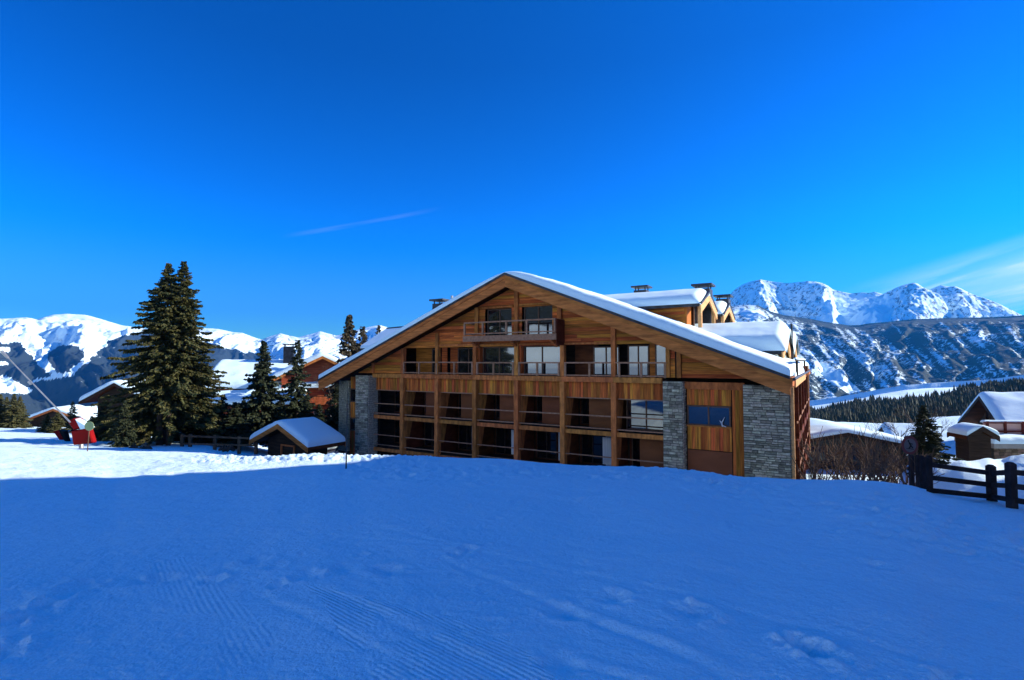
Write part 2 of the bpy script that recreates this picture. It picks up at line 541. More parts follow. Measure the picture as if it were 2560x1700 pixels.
def terr(X, Y, detail=True):
    X = np.asarray(X, float); Y = np.asarray(Y, float)
    r = np.hypot(X, Y); ph = np.arctan2(X, Y)
    c = np.interp(ph, _tphi, _tc); D = np.interp(ph, _tphi, _tD); k = np.interp(ph, _tphi, _tk); sfar = np.interp(ph, _tphi, _ts); zb = np.interp(ph, _tphi, _tb)
    ex = r - D
    # slope changes from c to -k over a soft lip
    w = 0.65
    soft = w * np.log1p(np.exp(np.clip(ex / w, -30, 30)))
    z = -1.6 + c * r + (-k - c) * soft
    base = zb - sfar * np.maximum(r - 30, 0)
    hb = np.clip(0.5 + 0.5 * (z - base) / 1.2, 0, 1)
    z = base + (z - base) * hb + 1.2 * hb * (1 - hb) * 0.5
    # beyond the village the slope drops to the valley
    z = z - 0.55 * np.maximum(r - 125, 0) * (Y > -40) * sstep(Y, -40, 10)
    # piled snow bank behind the roadside fence, to the right
    bx = (X - 24) * .98 + (Y - 24.9) * -.2; by = (X - 24) * .2 + (Y - 24.9) * .98
    bank = np.exp(-(by / 2.2) ** 2) * sstep(bx, -7.5, -3.5) * (1 - sstep(bx, 14, 22))
    z = z + bank * (1.9 + 0.7 * fbm(X * .5, Y * .5, 3))
    if detail:
        n = 0.05 * fbm(X * 0.35, Y * 0.35, 3) + 0.012 * fbm(X * 1.6, Y * 1.6, 3)
        ppx = 1280 + F * X / np.maximum(Y, 0.3)
        # trampled snow to the right and along the brow
        m1 = sstep(X, 3.2, 6) * sstep(Y, 6.5, 8.0) * (1 - sstep(Y, 14.0, 15.5)) * (Y > 0)
        m1 = m1 * (0.45 + 0.55 * sstep(fbm(X * .3 + 5, Y * .3, 2), -0.25, 0.15))
        m2 = sstep(ppx, 1180, 1300) * (1 - sstep(ppx, 1800, 1950)) * sstep(Y, 13, 14.5) * (1 - sstep(Y, 17.5, 18.5))
        m4 = sstep(ppx, 820, 900) * (1 - sstep(ppx, 1150, 1300)) * sstep(Y, 11.5, 12.5) * (1 - sstep(Y, 15, 17))
        lump = fbm(X * 2.1, Y * 2.1, 3, .6)
        pits = -np.maximum(pnoise(X * 2.7 + 9, Y * 2.7) - 0.15, 0)
        n = n + (m1 * 0.9 + m2 * 0.8 + m4 * 0.6) * (0.11 * lump + 0.30 * pits)
        gr = sstep(fbm(X * .45 + 3, Y * .45 + 8, 3), -.12, .18) * (Y > 0) * (1 - sstep(r, 9, 14))
        n = n + gr * (0.013 * fbm(X * 8, Y * 8, 4, .75)) + 0.02 * fbm(X * .8 + 4, Y * .8, 3)
        # rough cut rim of the sunlit strip
        m3 = sstep(ppx, 430, 560) * (1 - sstep(ppx, 1050, 1140)) * sstep(Y, 15.8, 17.0) * (1 - sstep(Y, 21, 23)) * (Y > 0)
        n = n + m3 * (0.11 * ridged(X * 1.5, Y * 1.5, 3, .6) - 0.03 + 0.07 * fbm(X * 4, Y * 4, 2))
        # ski tracks crossing the sunlit strip
        m5 = (1 - sstep(ppx, 480, 620)) * sstep(Y, 11.5, 13.0) * (1 - sstep(Y, 24, 30)) * (X < 0)
        n = n + m5 * (0.035 * ridged((X + Y * .8) * .55 + fbm(X * .2, Y * .2, 2), (Y - X * .3) * 0.25, 3) + 0.03 * fbm(X * .9, Y * 2.0, 3))
        # long shallow ski and machine tracks in the foreground
        for (x0, y0, x1, y1, wd, dp) in ((-2.55, 4.95, -0.5, 3.3, .05, .02), (-1.95, 5.0, 0.3, 3.05, .06, .02), (-1.1, 6.2, 1.4, 3.4, .05, .018), (0.15, 4.7, 1.6, 3.2, .07, .03),
                                         (-3.2, 9.5, -3.0, 2.6, .10, .010), (-2.2, 7.6, 4.5, 2.6, .06, .02), (-3.6, 7.2, 0.2, 6.2, .05, .015), (0.2, 3.6, 2.2, 2.4, .05, .03)):
            dx, dy = x1 - x0, y1 - y0; L = math.hypot(dx, dy); dx /= L; dy /= L
            a_ = (X - x0) * dx + (Y - y0) * dy; b_ = (X - x0) * -dy + (Y - y0) * dx + 0.05 * np.sin(a_ * .8)
            prof = np.exp(-(b_ / wd) ** 2) - 0.6 * np.exp(-((b_ - wd * 2) / wd) ** 2)
            n = n - 0.45 * dp * prof * sstep(a_, 0, .6) * (1 - sstep(a_, L - .6, L))
        # footprints: a trail left of centre and single ones
        for (fx, fy, fr, fd) in FOOT:
            q = ((X - fx) ** 2 + ((Y - fy) * .8) ** 2) / fr ** 2
            n = n + np.where(q < 9, -fd * np.exp(-q) + fd * .55 * np.exp(-(np.sqrt(q) - 1.5) ** 2 * 3) * (0.6 + 0.8 * pnoise(X * 9, Y * 9)), 0)
        z = z + n
    return z


FOOT = []
_fr = random.Random(3)


def foot_px(px, py, fr=.11, fd=.05):
    # approximate ground depth for a pixel
    y = (py - 905) / F
    c = abs(np.interp(math.atan((px - 1280) / F), _tphi, _tc)) / math.cos(math.atan((px - 1280) / F))
    Yd = 1.6 / max(y - c, .02)
    FOOT.append(((px - 1280) / F * Yd, Yd, fr, fd))


for (a, b) in ((60, 1540), (85, 1532), (115, 1515), (140, 1500), (175, 1487), (205, 1470), (235, 1456), (380, 1446), (420, 1438), (545, 1440), (590, 1415), (650, 1395), (700, 1408), (770, 1425),
               (5, 1625), (20, 1610), (1150, 1375), (1170, 1362), (870, 1405), (910, 1375), (1700, 1520), (1735, 1525), (1750, 1518), (1960, 1600), (1985, 1595), (2010, 1608), (2025, 1615), (2370, 1690), (2390, 1700),
               (1410, 1520), (1400, 1640), (1520, 1485), (1545, 1480), (980, 1410), (705, 1450), (1240, 1290), (1290, 1250), (2160, 1400), (2190, 1405), (1830, 1310)):
    foot_px(a, b, _fr.uniform(.06, .13), _fr.uniform(.025, .05))

# polar sheet: fine where the camera looks
phis = np.concatenate([np.linspace(-math.pi, -R(50), 60)[:-1], np.linspace(-R(50), R(50), 1050), np.linspace(R(50), math.pi, 60)[1:]])
rr = np.concatenate([[0.01], np.geomspace(0.8, 2.2, 8)[:-1], 1.0 / np.linspace(1 / 2.2, 1 / 30.0, 430), np.geomspace(30, 130, 90)[1:], np.geomspace(130, 420, 30)[1:]])
PH, RR = np.meshgrid(phis, rr, indexing='ij')
GX = RR * np.sin(PH); GY = RR * np.cos(PH)
GZ = terr(GX, GY)
gpx = 1280 + F * GX / np.maximum(GY, .2)
gpy = 905 - F * GZ / np.maximum(GY, .2)
wn = fbm(GX * .9, GY * .9, 3)
g1 = ((inpoly(gpx + 40 * wn, gpy, [(380, 1400), (480, 1385), (690, 1560), (690, 1600), (640, 1640), (560, 1660), (545, 1520), (420, 1520)]) * .9))
g2 = ((inpoly(gpx + 40 * wn, gpy, [(790, 1450), (910, 1480), (1240, 1560), (1420, 1700), (1430, 1720), (900, 1720), (870, 1600)])) * 1.0)
g2 = np.maximum(g2, inpoly(gpx, gpy, [(395, 1450), (500, 1450), (760, 1720), (640, 1720)]) * 0.0)
wn2 = fbm(GX * 1.7 + 5, GY * 1.7, 3)
g1 = g1 * sstep(wn2, -.45, .05)
att = np.stack([g1 * .55, .75 * g2 * sstep(wn2, -.45, .0), 0 * g1, 1 + 0 * g1], -1)
ground = np_obj('snow_ground', np.stack([GX, GY, GZ], -1).reshape(-1, 3), grid_faces(len(phis), len(rr)), M['snow'], kind='structure', attrs={'groom': att.reshape(-1, 4)})


def gz(x, y):
    return float(terr(np.array([x]), np.array([y]), False)[0])


# valley floor sheet to the horizon
vf = MB()
vf.add([(-40000, -40000, -640), (40000, -40000, -640), (40000, 40000, -640), (-40000, 40000, -640)], [(0, 1, 2, 3)])
o = vf.obj('valley_floor', M['roofsnow']); o['kind'] = 'structure'

# ------------------------------------------------------------ mountains


def mountain_mat(name, spk, forest=(0.030, 0.040, 0.034)):
    m = bpy.data.materials.new(name); m.use_nodes = True
    nt = m.node_tree; b = nt.nodes['Principled BSDF']
    b.inputs['Roughness'].default_value = 0.9
    b.inputs['Specular IOR Level'].default_value = 0.1
    at = NN(nt, 'ShaderNodeAttribute', attribute_name='cover')
    sp = NN(nt, 'ShaderNodeSeparateColor'); nt.links.new(at.outputs['Color'], sp.inputs[0])
    g = NN(nt, 'ShaderNodeNewGeometry')
    n1 = NN(nt, 'ShaderNodeTexNoise', i_Scale=spk, i_Detail=3.0, i_Roughness=0.7)
    nt.links.new(g.outputs['Position'], n1.inputs['Vector'])
    # forest where density beats the speckle
    sb = NN(nt, 'ShaderNodeMath', operation='ADD'); nt.links.new(sp.outputs[0], sb.inputs[0]); nt.links.new(n1.outputs[0], sb.inputs[1])
    mr = NN(nt, 'ShaderNodeMapRange'); mr.inputs[1].default_value = 0.93; mr.inputs[2].default_value = 1.06
    nt.links.new(sb.outputs[0], mr.inputs[0])
    sb2 = NN(nt, 'ShaderNodeMath', operation='ADD'); nt.links.new(sp.outputs[1], sb2.inputs[0]); nt.links.new(n1.outputs[0], sb2.inputs[1])
    mr2 = NN(nt, 'ShaderNodeMapRange'); mr2.inputs[1].default_value = 0.96; mr2.inputs[2].default_value = 1.06
    nt.links.new(sb2.outputs[0], mr2.inputs[0])
    mx1 = NN(nt, 'ShaderNodeMix', data_type='RGBA'); mx1.inputs[6].default_value = (*SNOWC, 1); mx1.inputs[7].default_value = (0.13, 0.12, 0.12, 1)
    nt.links.new(mr2.outputs[0], mx1.inputs[0])
    mx2 = NN(nt, 'ShaderNodeMix', data_type='RGBA'); mx2.inputs[7].default_value = (*forest, 1)
    nt.links.new(mx1.outputs[2], mx2.inputs[6]); nt.links.new(mr.outputs[0], mx2.inputs[0])
    nt.links.new(mx2.outputs[2], b.inputs['Base Color'])
    bn = NN(nt, 'ShaderNodeBump', i_Strength=0.6, i_Distance=0.5 / spk * 0.5)
    nt.links.new(n1.outputs[0], bn.inputs['Height']); nt.links.new(bn.outputs[0], b.inputs['Normal'])
    return m


def project(V):
    X, Y, Z = V
    sp, cp = math.sin(PITCH), math.cos(PITCH)
    d = Y * cp + Z * sp; v = -Y * sp + Z * cp
    return 1280 + F * X / d, 850 - F * v / d


def mountain(name, sky_pts, Rr, Rf, foot_py, nu, nv, relief, cover, m, prof=1.0, back=0.5):
    px = np.linspace(sky_pts[0][0], sky_pts[-1][0], nu)
    sy = np.interp(px, [p[0] for p in sky_pts], [p[1] for p in sky_pts])
    phi = np.arctan((px - 1280) / F)
    # heights from the sight line
    v = np.concatenate([np.linspace(0, 1, nv), 1 + np.linspace(0, 1, 24)[1:] * 0.6])
    Rg = Rf + (Rr - Rf) * v
    PHm, Vm = np.meshgrid(phi, v, indexing='ij')
    RRm = Rf + (Rr - Rf) * Vm
    X = RRm * np.sin(PHm); Y = RRm * np.cos(PHm)
    cphi = np.cos(PHm)

    def zray(py, rad):
        vv = (850 - py) / F
        fy = math.cos(PITCH) - vv * math.sin(PITCH); fz = math.sin(PITCH) + vv * math.cos(PITCH)
        return rad * cphi * fz / fy
    zr = zray(sy[:, None], Rr + 0 * Vm)
    zf = zray(foot_py, Rf + 0 * Vm)
    vv_ = np.clip(Vm, 0, 1)
    Z = zf + (zr - zf) * vv_ ** prof
    Z = np.where(Vm > 1, zr - (RRm - Rr) * back, Z)
    env = np.minimum(1, (vv_ * (1 - vv_)) ** .7 * 3.4)
    Z = Z + relief(X, Y, PHm, Vm) * (env * 0.93 + 0.07 * (Vm > .5))
    lim = zray(sy[:, None] + 1.5 - 5 * fbm(X / 90., Y / 90., 4, .65), RRm)
    Z = np.where(Vm < 1, smin(Z, lim, 18.0), Z)
    qx, qy = project((X, Y, Z))
    cov = cover(qx, qy, X, Y, Vm)
    A = np.stack([cov[0], cov[1], 0 * Z, 1 + 0 * Z], -1)
    return np_obj(name, np.stack([X, Y, Z], -1).reshape(-1, 3), grid_faces(nu, len(v)), m, kind='structure', attrs={'cover': A.reshape(-1, 4)})


# --- left range
def rel_l(X, Y, P, V):
    s = 1 / 1500.0
    wx = fbm(X * s, Y * s, 3) * 350
    g = ridged((P * 5500 + wx) / 700.0, V * 1.6 + wx / 1500., 5, .52)
    return 190 * (g - .35) + 40 * fbm(X / 260., Y / 260., 4)


def cov_l(qx, qy, X, Y, V):
    wx = 16 * fbm(qx / 26., qy / 26., 4, .6); wy = 12 * fbm(qx / 26. + 50, qy / 26., 4, .6)
    x = qx + wx; y = qy + wy
    f = np.zeros(qx.shape)
    lobe = [
        [(-900, 800), (-200, 862), (0, 856), (52, 856), (68, 876), (90, 898), (105, 925), (140, 945), (150, 1200), (-900, 1200)],
        [(116, 893), (128, 876), (160, 864), (195, 864), (214, 882), (200, 900), (188, 918), (150, 940), (128, 925)],
        [(140, 945), (190, 930), (255, 870), (275, 848), (330, 832), (430, 836), (520, 858), (570, 866), (620, 880), (660, 892), (700, 905), (800, 905), (1000, 900), (1100, 1300), (140, 1300)],
        [(560, 1000), (700, 900), (1100, 900), (1100, 1200), (560, 1200)]]
    for l in lobe:
        f = np.maximum(f, inpoly(x, y, l) * 0.82)
    # open snow patches inside the forest
    for l in ([(-60, 872), (22, 868), (24, 878), (-60, 888)], [(-60, 906), (20, 903), (22, 912), (-60, 918)], [(-900, 934), (0, 938), (28, 946), (40, 953), (88, 978), (60, 984), (20, 983), (-900, 1000)],
              [(85, 892), (112, 908), (122, 925), (112, 925), (98, 905)], [(75, 885), (92, 893), (126, 915), (148, 938), (140, 944), (118, 925)], [(80, 948), (180, 934), (182, 938), (84, 953)]):
        f = np.where(inpoly(qx + wx * .4, qy + wy * .4, l), 0.1, f)
    streak = fbm(qx / 45. , (qy + qx * .28) / 7., 4)
    f = f - 0.17 * np.maximum(streak - .12, 0) * 3 * (qx > 150)
    f = f * (0.94 + .12 * fbm(qx / 9., qy / 5., 3))
    rock = 0.30 + 0.24 * fbm(qx / 12., qy / 7., 4, .6) + 0.10 * (qy > 835) + 0.13 * ridged(qx / 14., qy / 40., 3) * sstep(qy, 830, 790)
    rock = rock - 0.06 + 0.05 * (qx > 640) * (qx < 1100)
    return f, rock


SKL = [(-900, 800), (-400, 770), (-150, 790), (0, 797), (60, 793), (90, 798), (110, 792), (130, 786), (165, 783), (210, 786), (250, 797), (300, 811), (400, 826), (480, 820), (520, 822), (545, 824), (580, 831), (605, 833), (630, 842), (655, 849), (675, 841), (700, 834), (722, 840), (745, 843), (770, 836), (800, 828), (840, 838), (880, 828), (920, 818), (950, 812), (975, 820), (1010, 838), (1150, 850), (1500, 860)]
M['mtl'] = mountain_mat('left_range_cover', 0.030, (0.028, 0.042, 0.045))
mountain('left_mountain_range', SKL, 6500, 2300, 1095, 760, 330, rel_l, cov_l, M['mtl'], prof=0.95)


# --- right high peaks
def rel_p(X, Y, P, V):
    s = 1 / 900.0
    w = fbm(X * s, Y * s, 3) * 260
    a = ridged((X * .95 - Y * .25 + w) / 620., (X * .25 + Y * .95) / 1500., 5, .55)
    px = 1280 + F * np.tan(P) + 30 * fbm(X / 500., Y / 500., 4, .6)
    u = px - 45 * (1 - V)
    g = np.interp(u, [1700, 1800, 1893, 1945, 1968, 2048, 2088, 2250, 2292, 2352, 2400, 2455, 2540, 2620, 2800], [-60, -110, 150, 0, -20, 150, 10, 190, 215, 20, 80, -30, 60, -20, 40])
    return (g - 120) * 1.05 + 135 * (a - .3) + 62 * fbm(X / 140., Y / 140., 5, .62)


def cov_p(qx, qy, X, Y, V):
    rock = 0.36 + 0.30 * fbm(qx / 11., qy / 8., 4, .65) + 0.16 * ridged((qx - qy * .6) / 20., (qy + qx * .5) / 50., 3)
    smooth_ = sstep(qx, 2040, 2090) * (1 - sstep(qx, 2200, 2240)) * sstep(qy, 735, 750)
    return 0 * rock, rock - .3 * smooth_


SKP = [(1500, 850), (1700, 800), (1822, 742), (1838, 724), (1860, 710), (1880, 703), (1899, 700), (1904, 697), (1912, 699), (1935, 702), (1962, 704), (1985, 705), (2010, 704), (2022, 703), (2040, 706), (2060, 708), (2075, 714), (2086, 722), (2105, 727),
       (2132, 732), (2160, 729), (2175, 731), (2190, 728), (2212, 734), (2240, 722), (2262, 714), (2290, 709), (2300, 710), (2315, 720), (2330, 724), (2345, 716), (2358, 712), (2378, 716), (2396, 716), (2415, 724), (2440, 735), (2470, 744), (2500, 757), (2530, 772), (2560, 787), (2640, 800), (2800, 790), (3100, 770), (3500, 790)]
M['mtp'] = mountain_mat('high_peaks_cover', 0.035)
mountain('right_high_peaks', SKP, 5600, 4000, 850, 700, 200, rel_p, cov_p, M['mtp'], prof=1.0)


# --- wooded valley side under the peaks
def rel_v(X, Y, P, V):
    w = fbm(X / 600., Y / 600., 3) * 160
    # gullies run down and to the right as seen from here
    a = ridged((P * 2900 + V * 520 + w) / 330., V * 1.4, 4, .55)
    px = 1280 + F * np.tan(P) + 95 * fbm(X / 520., Y / 520., 4, .6) + 14 * fbm(X / 160., Y / 160., 3)
    uu = (px + 150 * V) / 74.0
    saw = uu - np.floor(uu)
    sw = np.where(saw < .8, saw / .8, (1 - saw) / .2)
    amp = .55 + 1.1 * np.clip(fbm(X / 400. + 9, Y / 400., 3) + .3, 0, 1)
    return 24 * amp * (sw - .5) * (1 - .85 * sstep(V, .62, .85)) + 38 * (a - .35) + 10 * fbm(X / 90., Y / 90., 5, .62)


def cov_v(qx, qy, X, Y, V):
    al = (qx * .68 + qy * .73); ac = (qy * .72 - qx * .69)     # along / across streaks falling to the right
    st = fbm(ac / 15., al / 110., 5, .6)
    fine = fbm(qx / 7., qy / 6., 3, .6)
    big = fbm(qx / 75. + 3, qy / 55., 3)
    f = 0.56 + 0.42 * st + 0.14 * fine + 0.20 * big
    rid = np.interp(qx, [p[0] for p in SKV], [p[1] for p in SKV])
    f = f + 0.14 * sstep(qy, rid + 16, rid + 4) - .22 * inpoly(qx, qy, [(1820, 700), (1890, 760), (1935, 790), (1880, 815), (1800, 810)])
    f = f + 0.08 * sstep(qy, rid + 120, rid + 20) * inpoly(qx, qy, [(2080, 790), (2560, 780), (2500, 830), (2380, 850), (2300, 900), (2200, 850)])
    g = inpoly(qx + 5 * fine, qy + 4 * fine, [(2035, 905), (2070, 908), (2110, 938), (2152, 978), (2120, 984), (2085, 960)]) * 1.0
    g = np.maximum(g, inpoly(qx, qy, [(2005, 868), (2040, 884), (2030, 890), (2000, 880)]))
    f = f * (1 - g) + 0.18 * g
    f = f + .10 * sstep(qx, 2250, 2450) * sstep(qy, 850, 900)
    rock = 0.32 + 0.2 * fine + .1 * st
    return f, rock


SKV = [(1500, 800), (1700, 770), (1832, 765), (1860, 762), (1897, 763), (1929, 779), (1961, 788), (2025, 797), (2060, 804), (2122, 813), (2150, 813), (2170, 810), (2230, 804), (2283, 798), (2340, 796), (2444, 794), (2500, 792), (2560, 788), (2700, 780), (3000, 770), (3500, 780)]
M['mtv'] = mountain_mat('valley_side_cover', 0.085, (0.022, 0.034, 0.026))
mountain('wooded_valley_side', SKV, 3300, 1500, 1060, 820, 300, rel_v, cov_v, M['mtv'], prof=0.85)


# --- near snowy shoulder with the forest band on the right
def rel_s(X, Y, P, V):
    return 5 * fbm(X / 90., Y / 90., 4)


def cov_s(qx, qy, X, Y, V):
    return 0 * qx, 0 * qx + .2


SKS = [(1800, 1040), (1950, 1014), (2022, 1001), (2080, 994), (2155, 981), (2200, 972), (2260, 963), (2330, 957), (2400, 953), (2460, 950), (2520, 942), (2560, 937), (2700, 915), (3000, 880), (3500, 860)]
M['mts'] = mountain_mat('shoulder_cover', 0.3)
shoulder = mountain('snowy_shoulder_hill', SKS, 640, 230, 1110, 260, 120, rel_s, cov_s, M['mts'], prof=0.8, back=.3)

# --- hillside behind and left of the viewpoint (mirrored in the windows): ski slope, forest above, then heights added to bounce sun onto the hotel
ha, hr = np.meshgrid(np.linspace(R(-205), R(-72), 160), np.concatenate([np.linspace(150, 600, 50), np.linspace(630, 2400, 60)]), indexing='ij')
hx = hr * np.sin(ha); hy = hr * np.cos(ha)
side_ = sstep(ha, R(-72), R(-100)) 
hz = -16 + hr * (0.02 + .085 * sstep(hr, 150, 420) * side_) + .33 * np.maximum(hr - 480, 0) * side_ * (1 - .3 * sstep(hr, 1700, 2400)) + 14 * fbm(hx / 160., hy / 160., 4) + 3.0 * ridged(hx / 55., hy / 30., 4) + 90 * sstep(hr, 700, 1500) * side_ * (ridged(ha * 9, hr / 900., 4) - .5)
hel = hz / hr
hf = np.where((hel + .012 * fbm(hx / 60., hy / 60., 3) > .075) & (hel + .02 * fbm(hx / 90., hy / 90., 3) < .15), .8, .1) + .15 * fbm(hx / 30., hy / 30., 2)
hA = np.stack([hf, 0 * hf + .1, 0 * hf, 1 + 0 * hf], -1)
np_obj('ski_slope_hill', np.stack([hx, hy, hz], -1).reshape(-1, 3), grid_faces(160, 110), M['mts'], kind='structure', attrs={'cover': hA.reshape(-1, 4)})

# ------------------------------------------------------------ snow caps on roofs


def gable_snow(zo, x0, x1, y0, y1, xr, zr, slope, th, name, parent, m=None, edge=0.45, step=0.22, seed=0, slump=0.0, round_ridge=0.5, thf=None, slope2=None):
    """snow lying on a gable roof whose ridge runs along local y at x=xr, height zr"""
    nx = max(8, int((x1 - x0) / step)); ny = max(8, int((y1 - y0) / step))

    def dist(n, a, b):
        t = np.linspace(0, 1, n)
        t = np.concatenate([[0, 0.03 * edge / (b - a) * 3], np.clip(t[1:-1], 0.0, 1), [1 - 0.03 * edge / (b - a) * 3, 1]])
        extra = np.array([.15, .4, .7]) * edge / (b - a)
        t = np.unique(np.concatenate([t, extra, 1 - extra]))
        return a + (b - a) * t
    xs = dist(nx, x0, x1); ys = dist(ny, y0, y1)
    if x0 < xr < x1:
        xs = np.unique(np.concatenate([xs, [xr]]))
    Xg, Yg = np.meshgrid(xs, ys, indexing='ij')
    dx = Xg - xr
    s_l, s_r = (slope, slope2 if slope2 is not None else slope)
    sl_ = np.where(dx < 0, s_l, s_r)
    roof = zr - sl_ * np.abs(dx)
    rr_ = np.sqrt(dx * dx + round_ridge ** 2) - round_ridge * 0.75
    top0 = zr - sl_ * np.maximum(rr_, 0)
    de = np.minimum(np.minimum(Xg - x0, x1 - Xg), np.minimum(Yg - y0, y1 - Yg))
    nz = fbm(Xg * .55 + seed * 3.3, Yg * .55 + seed, 3)
    e = np.clip(de / (edge * (1 + .6 * fbm(Xg * 1.3 + seed, Yg * 1.3, 3))), 0, 1)
    pr = np.sqrt(1 - (1 - e) ** 2)
    t = th * (1 + .26 * nz)
    if thf is not None:
        t = t * thf(Xg, Yg)
    top = np.minimum(top0, roof + 0.35) + (t) * pr - slump * (1 - e) ** 2
    top = np.maximum(top, roof + 0.0) + 0.012
    V = np.stack([Xg, Yg, top - zo], -1).reshape(-1, 3)
    Vb = np.stack([Xg, Yg, roof + 0.006 - zo], -1)
    n1, n2 = Xg.shape
    Fq = grid_faces(n1, n2)
    # rim skirt
    idx = np.arange(n1 * n2).reshape(n1, n2)
    ring = np.concatenate([idx[:, 0], idx[-1, 1:], idx[::-1, -1][1:], idx[0, ::-1][1:-1]])
    VbR = Vb.reshape(-1, 3)[ring]
    o_ = len(V); nr = len(ring)
    a = ring; b = np.roll(ring, -1); c = o_ + (np.arange(nr) + 1) % nr; d = o_ + np.arange(nr)
    Fs = np.stack([a, d, c, b], 1)
    return np_obj(name, np.concatenate([V, VbR]), np.concatenate([Fq, Fs]), m or M['roofsnow'], parent)


def roof_slab(zo, x0, x1, y0, y1, xr, zr, slope, th, name, parent, m):
    """two-sided roof plate (top at zr), thickness th downwards"""
    b = MB(zo)
    zl = zr - slope * (xr - x0); zq = zr - slope * (x1 - xr)
    b.prism_y([(x0, zl), (xr, zr), (x1, zq), (x1, zq - th), (xr, zr - th), (x0, zl - th)], y0, y1)
    return b.obj(name, m, parent)


def window(parent, zo, x0, x1, z0, z1, y, nx=2, ny=1, glass='glass', fr='frame', fw=0.07, axis='x', depth=.08):
    """frame with separate panes; plane faces -y (axis x) or +x (axis y)"""
    fb = MB(zo)

    def bx(mb, a0, a1, c0, c1, d0, d1):
        if axis == 'x':
            mb.box(a0, a1, y + d0, y + d1, c0, c1)
        else:
            mb.box(y - d1, y - d0, a0, a1, c0, c1)
    bx(fb, x0, x1, z0, z0 + fw, -depth, 0.0); bx(fb, x0, x1, z1 - fw, z1, -depth, 0.0)
    cw = (x1 - x0 - fw) / nx
    for i in range(nx + 1):
        bx(fb, x0 + i * cw, x0 + i * cw + fw, z0 + fw, z1 - fw, -depth, 0.0)
    ch = (z1 - z0 - fw) / ny
    for j in range(1, ny):
        for i in range(nx):
            bx(fb, x0 + i * cw + fw, x0 + (i + 1) * cw, z0 + j * ch, z0 + j * ch + fw * .7, -depth * .9, 0.0)
    w = fb.obj('window', M[fr], parent)
    for i in range(nx):
        pb = MB(zo)
        bx(pb, x0 + i * cw + fw * .7, x0 + (i + 1) * cw + fw * .3, z0 + fw * .7, z1 - fw * .7, -depth * .45, -depth * .25)
        pb.obj('pane', M[glass], w)
    return w


def stones(parent, zo, x0, x1, z0, z1, y, rng, hmin=.10, hmax=.17, wmin=.16, wmax=.42, axis='x', maxn=None, m='stone'):
    """coursed slate: individual stones, front face about y"""
    z = z0; n = 0; late = MB(zo)
    rows = []
    while z < z1 - .03:
        h = min(rng.uniform(hmin, hmax), z1 - z)
        x = x0
        while x < x1 - .02:
            w = rng.uniform(wmin, wmax)
            if x1 - (x + w) < .12:
                w = x1 - x
            rows.append((x + .006, x + w - .006, z + .007, z + h - .007))
            x += w
        z += h
    for (a, b, c, d) in rows:
        pr = rng.uniform(.015, .06)
        j = lambda: rng.uniform(-.008, .008)
        mb = MB(zo) if maxn is None or n < maxn else late
        if axis == 'x':
            vs = [(a, y, c), (b, y, c), (b, y, d), (a, y, d), (a + .02 + j(), y - pr + j(), c + .012), (b - .02 + j(), y - pr + j(), c + .015), (b - .015 + j(), y - pr * .8, d - .012), (a + .015 + j(), y - pr + j(), d - .014)]
        else:
            vs = [(y, a, c), (y, b, c), (y, b, d), (y, a, d), (y + pr + j(), a + .02, c + .012), (y + pr + j(), b - .02, c + .015), (y + pr * .8, b - .015, d - .012), (y + pr + j(), a + .015, d - .014)]
        fs = [(4, 5, 6, 7), (0, 1, 5, 4), (1, 2, 6, 5), (2, 3, 7, 6), (3, 0, 4, 7), (3, 2, 1, 0)]
        mb.add(vs, fs)
        if mb is not late:
            mb.obj('stone', M[m], parent)
        n += 1
    if late.v:
        o = late.obj('stonework', M[m], parent); o['kind'] = 'stuff'
    return n


# ------------------------------------------------------------ the large wooden hotel
ROT = -math.atan2(0.5164, 0.8563)
E1 = Vector((0.8563, -0.5164, 0)); E2 = Vector((0.5164, 0.8563, 0))
HZ = -7.6
Q0 = Vector((-7.97, 37.74, HZ))
hotel = empty('wooden_hotel', Q0, ROT, 'large wooden alpine hotel with wide snow covered gable roof and stone pillars', 'hotel')
RS, RZ, SL = 9.6, 5.42, 0.40          # ridge position, ridge height, roof slope
SLW, SHI = -7.45, 24.9                # eaves
TF, TB = -1.3, 30.0                   # verge in front, back end
rnd = random.Random(11)


def roof_under(s):
    return RZ - 0.42 - SL * abs(s - RS)


# shell
b = MB(HZ)
b.prism_y([(-6.4, HZ), (24.55, HZ), (24.55, roof_under(24.55)), (RS, roof_under(RS)), (-6.4, roof_under(-6.4))], 2.6, 29.5)
b.obj('wall', M['darkwood'], hotel)
roof_slab(HZ, SLW, SHI, TF + .06, TB, RS, RZ, SL, 0.26, 'roof', hotel, M['soffit'])
# barge boards: upper thin board and deep lower board on each side + metal cap
for side in (-1, 1):
    xe = SLW if side < 0 else SHI
    for (nm, top, dep, y0, y1, mm) in (('barge_board', -0.02, 0.30, TF - .05, TF + .06, 'barge'), ('barge_board', -0.30, 0.52, TF + .0, TF + .10, 'barge')):
        b = MB(HZ)
        zt = lambda s: RZ + top - SL * abs(s - RS)
        if side < 0:
            b.prism_y([(RS, zt(RS)), (xe, zt(xe)), (xe, zt(xe) - dep), (RS, zt(RS) - dep)], y0, y1)
        else:
            b.prism_y([(RS, zt(RS)), (RS, zt(RS) - dep), (xe, zt(xe) - dep), (xe, zt(xe))], y0, y1)
        b.obj(nm, M[mm], hotel)
    b = MB(HZ)
    zt = lambda s: RZ + .05 - SL * abs(s - RS)
    b.prism_y([(RS, zt(RS)), (RS, zt(RS) - .14), (xe, zt(xe) - .14), (xe, zt(xe))] if side > 0 else [(RS, zt(RS)), (xe, zt(xe)), (xe, zt(xe) - .14), (RS, zt(RS) - .14)], TF - .10, TF + .5)
    b.obj('roof_flashing', M['metal'], hotel)
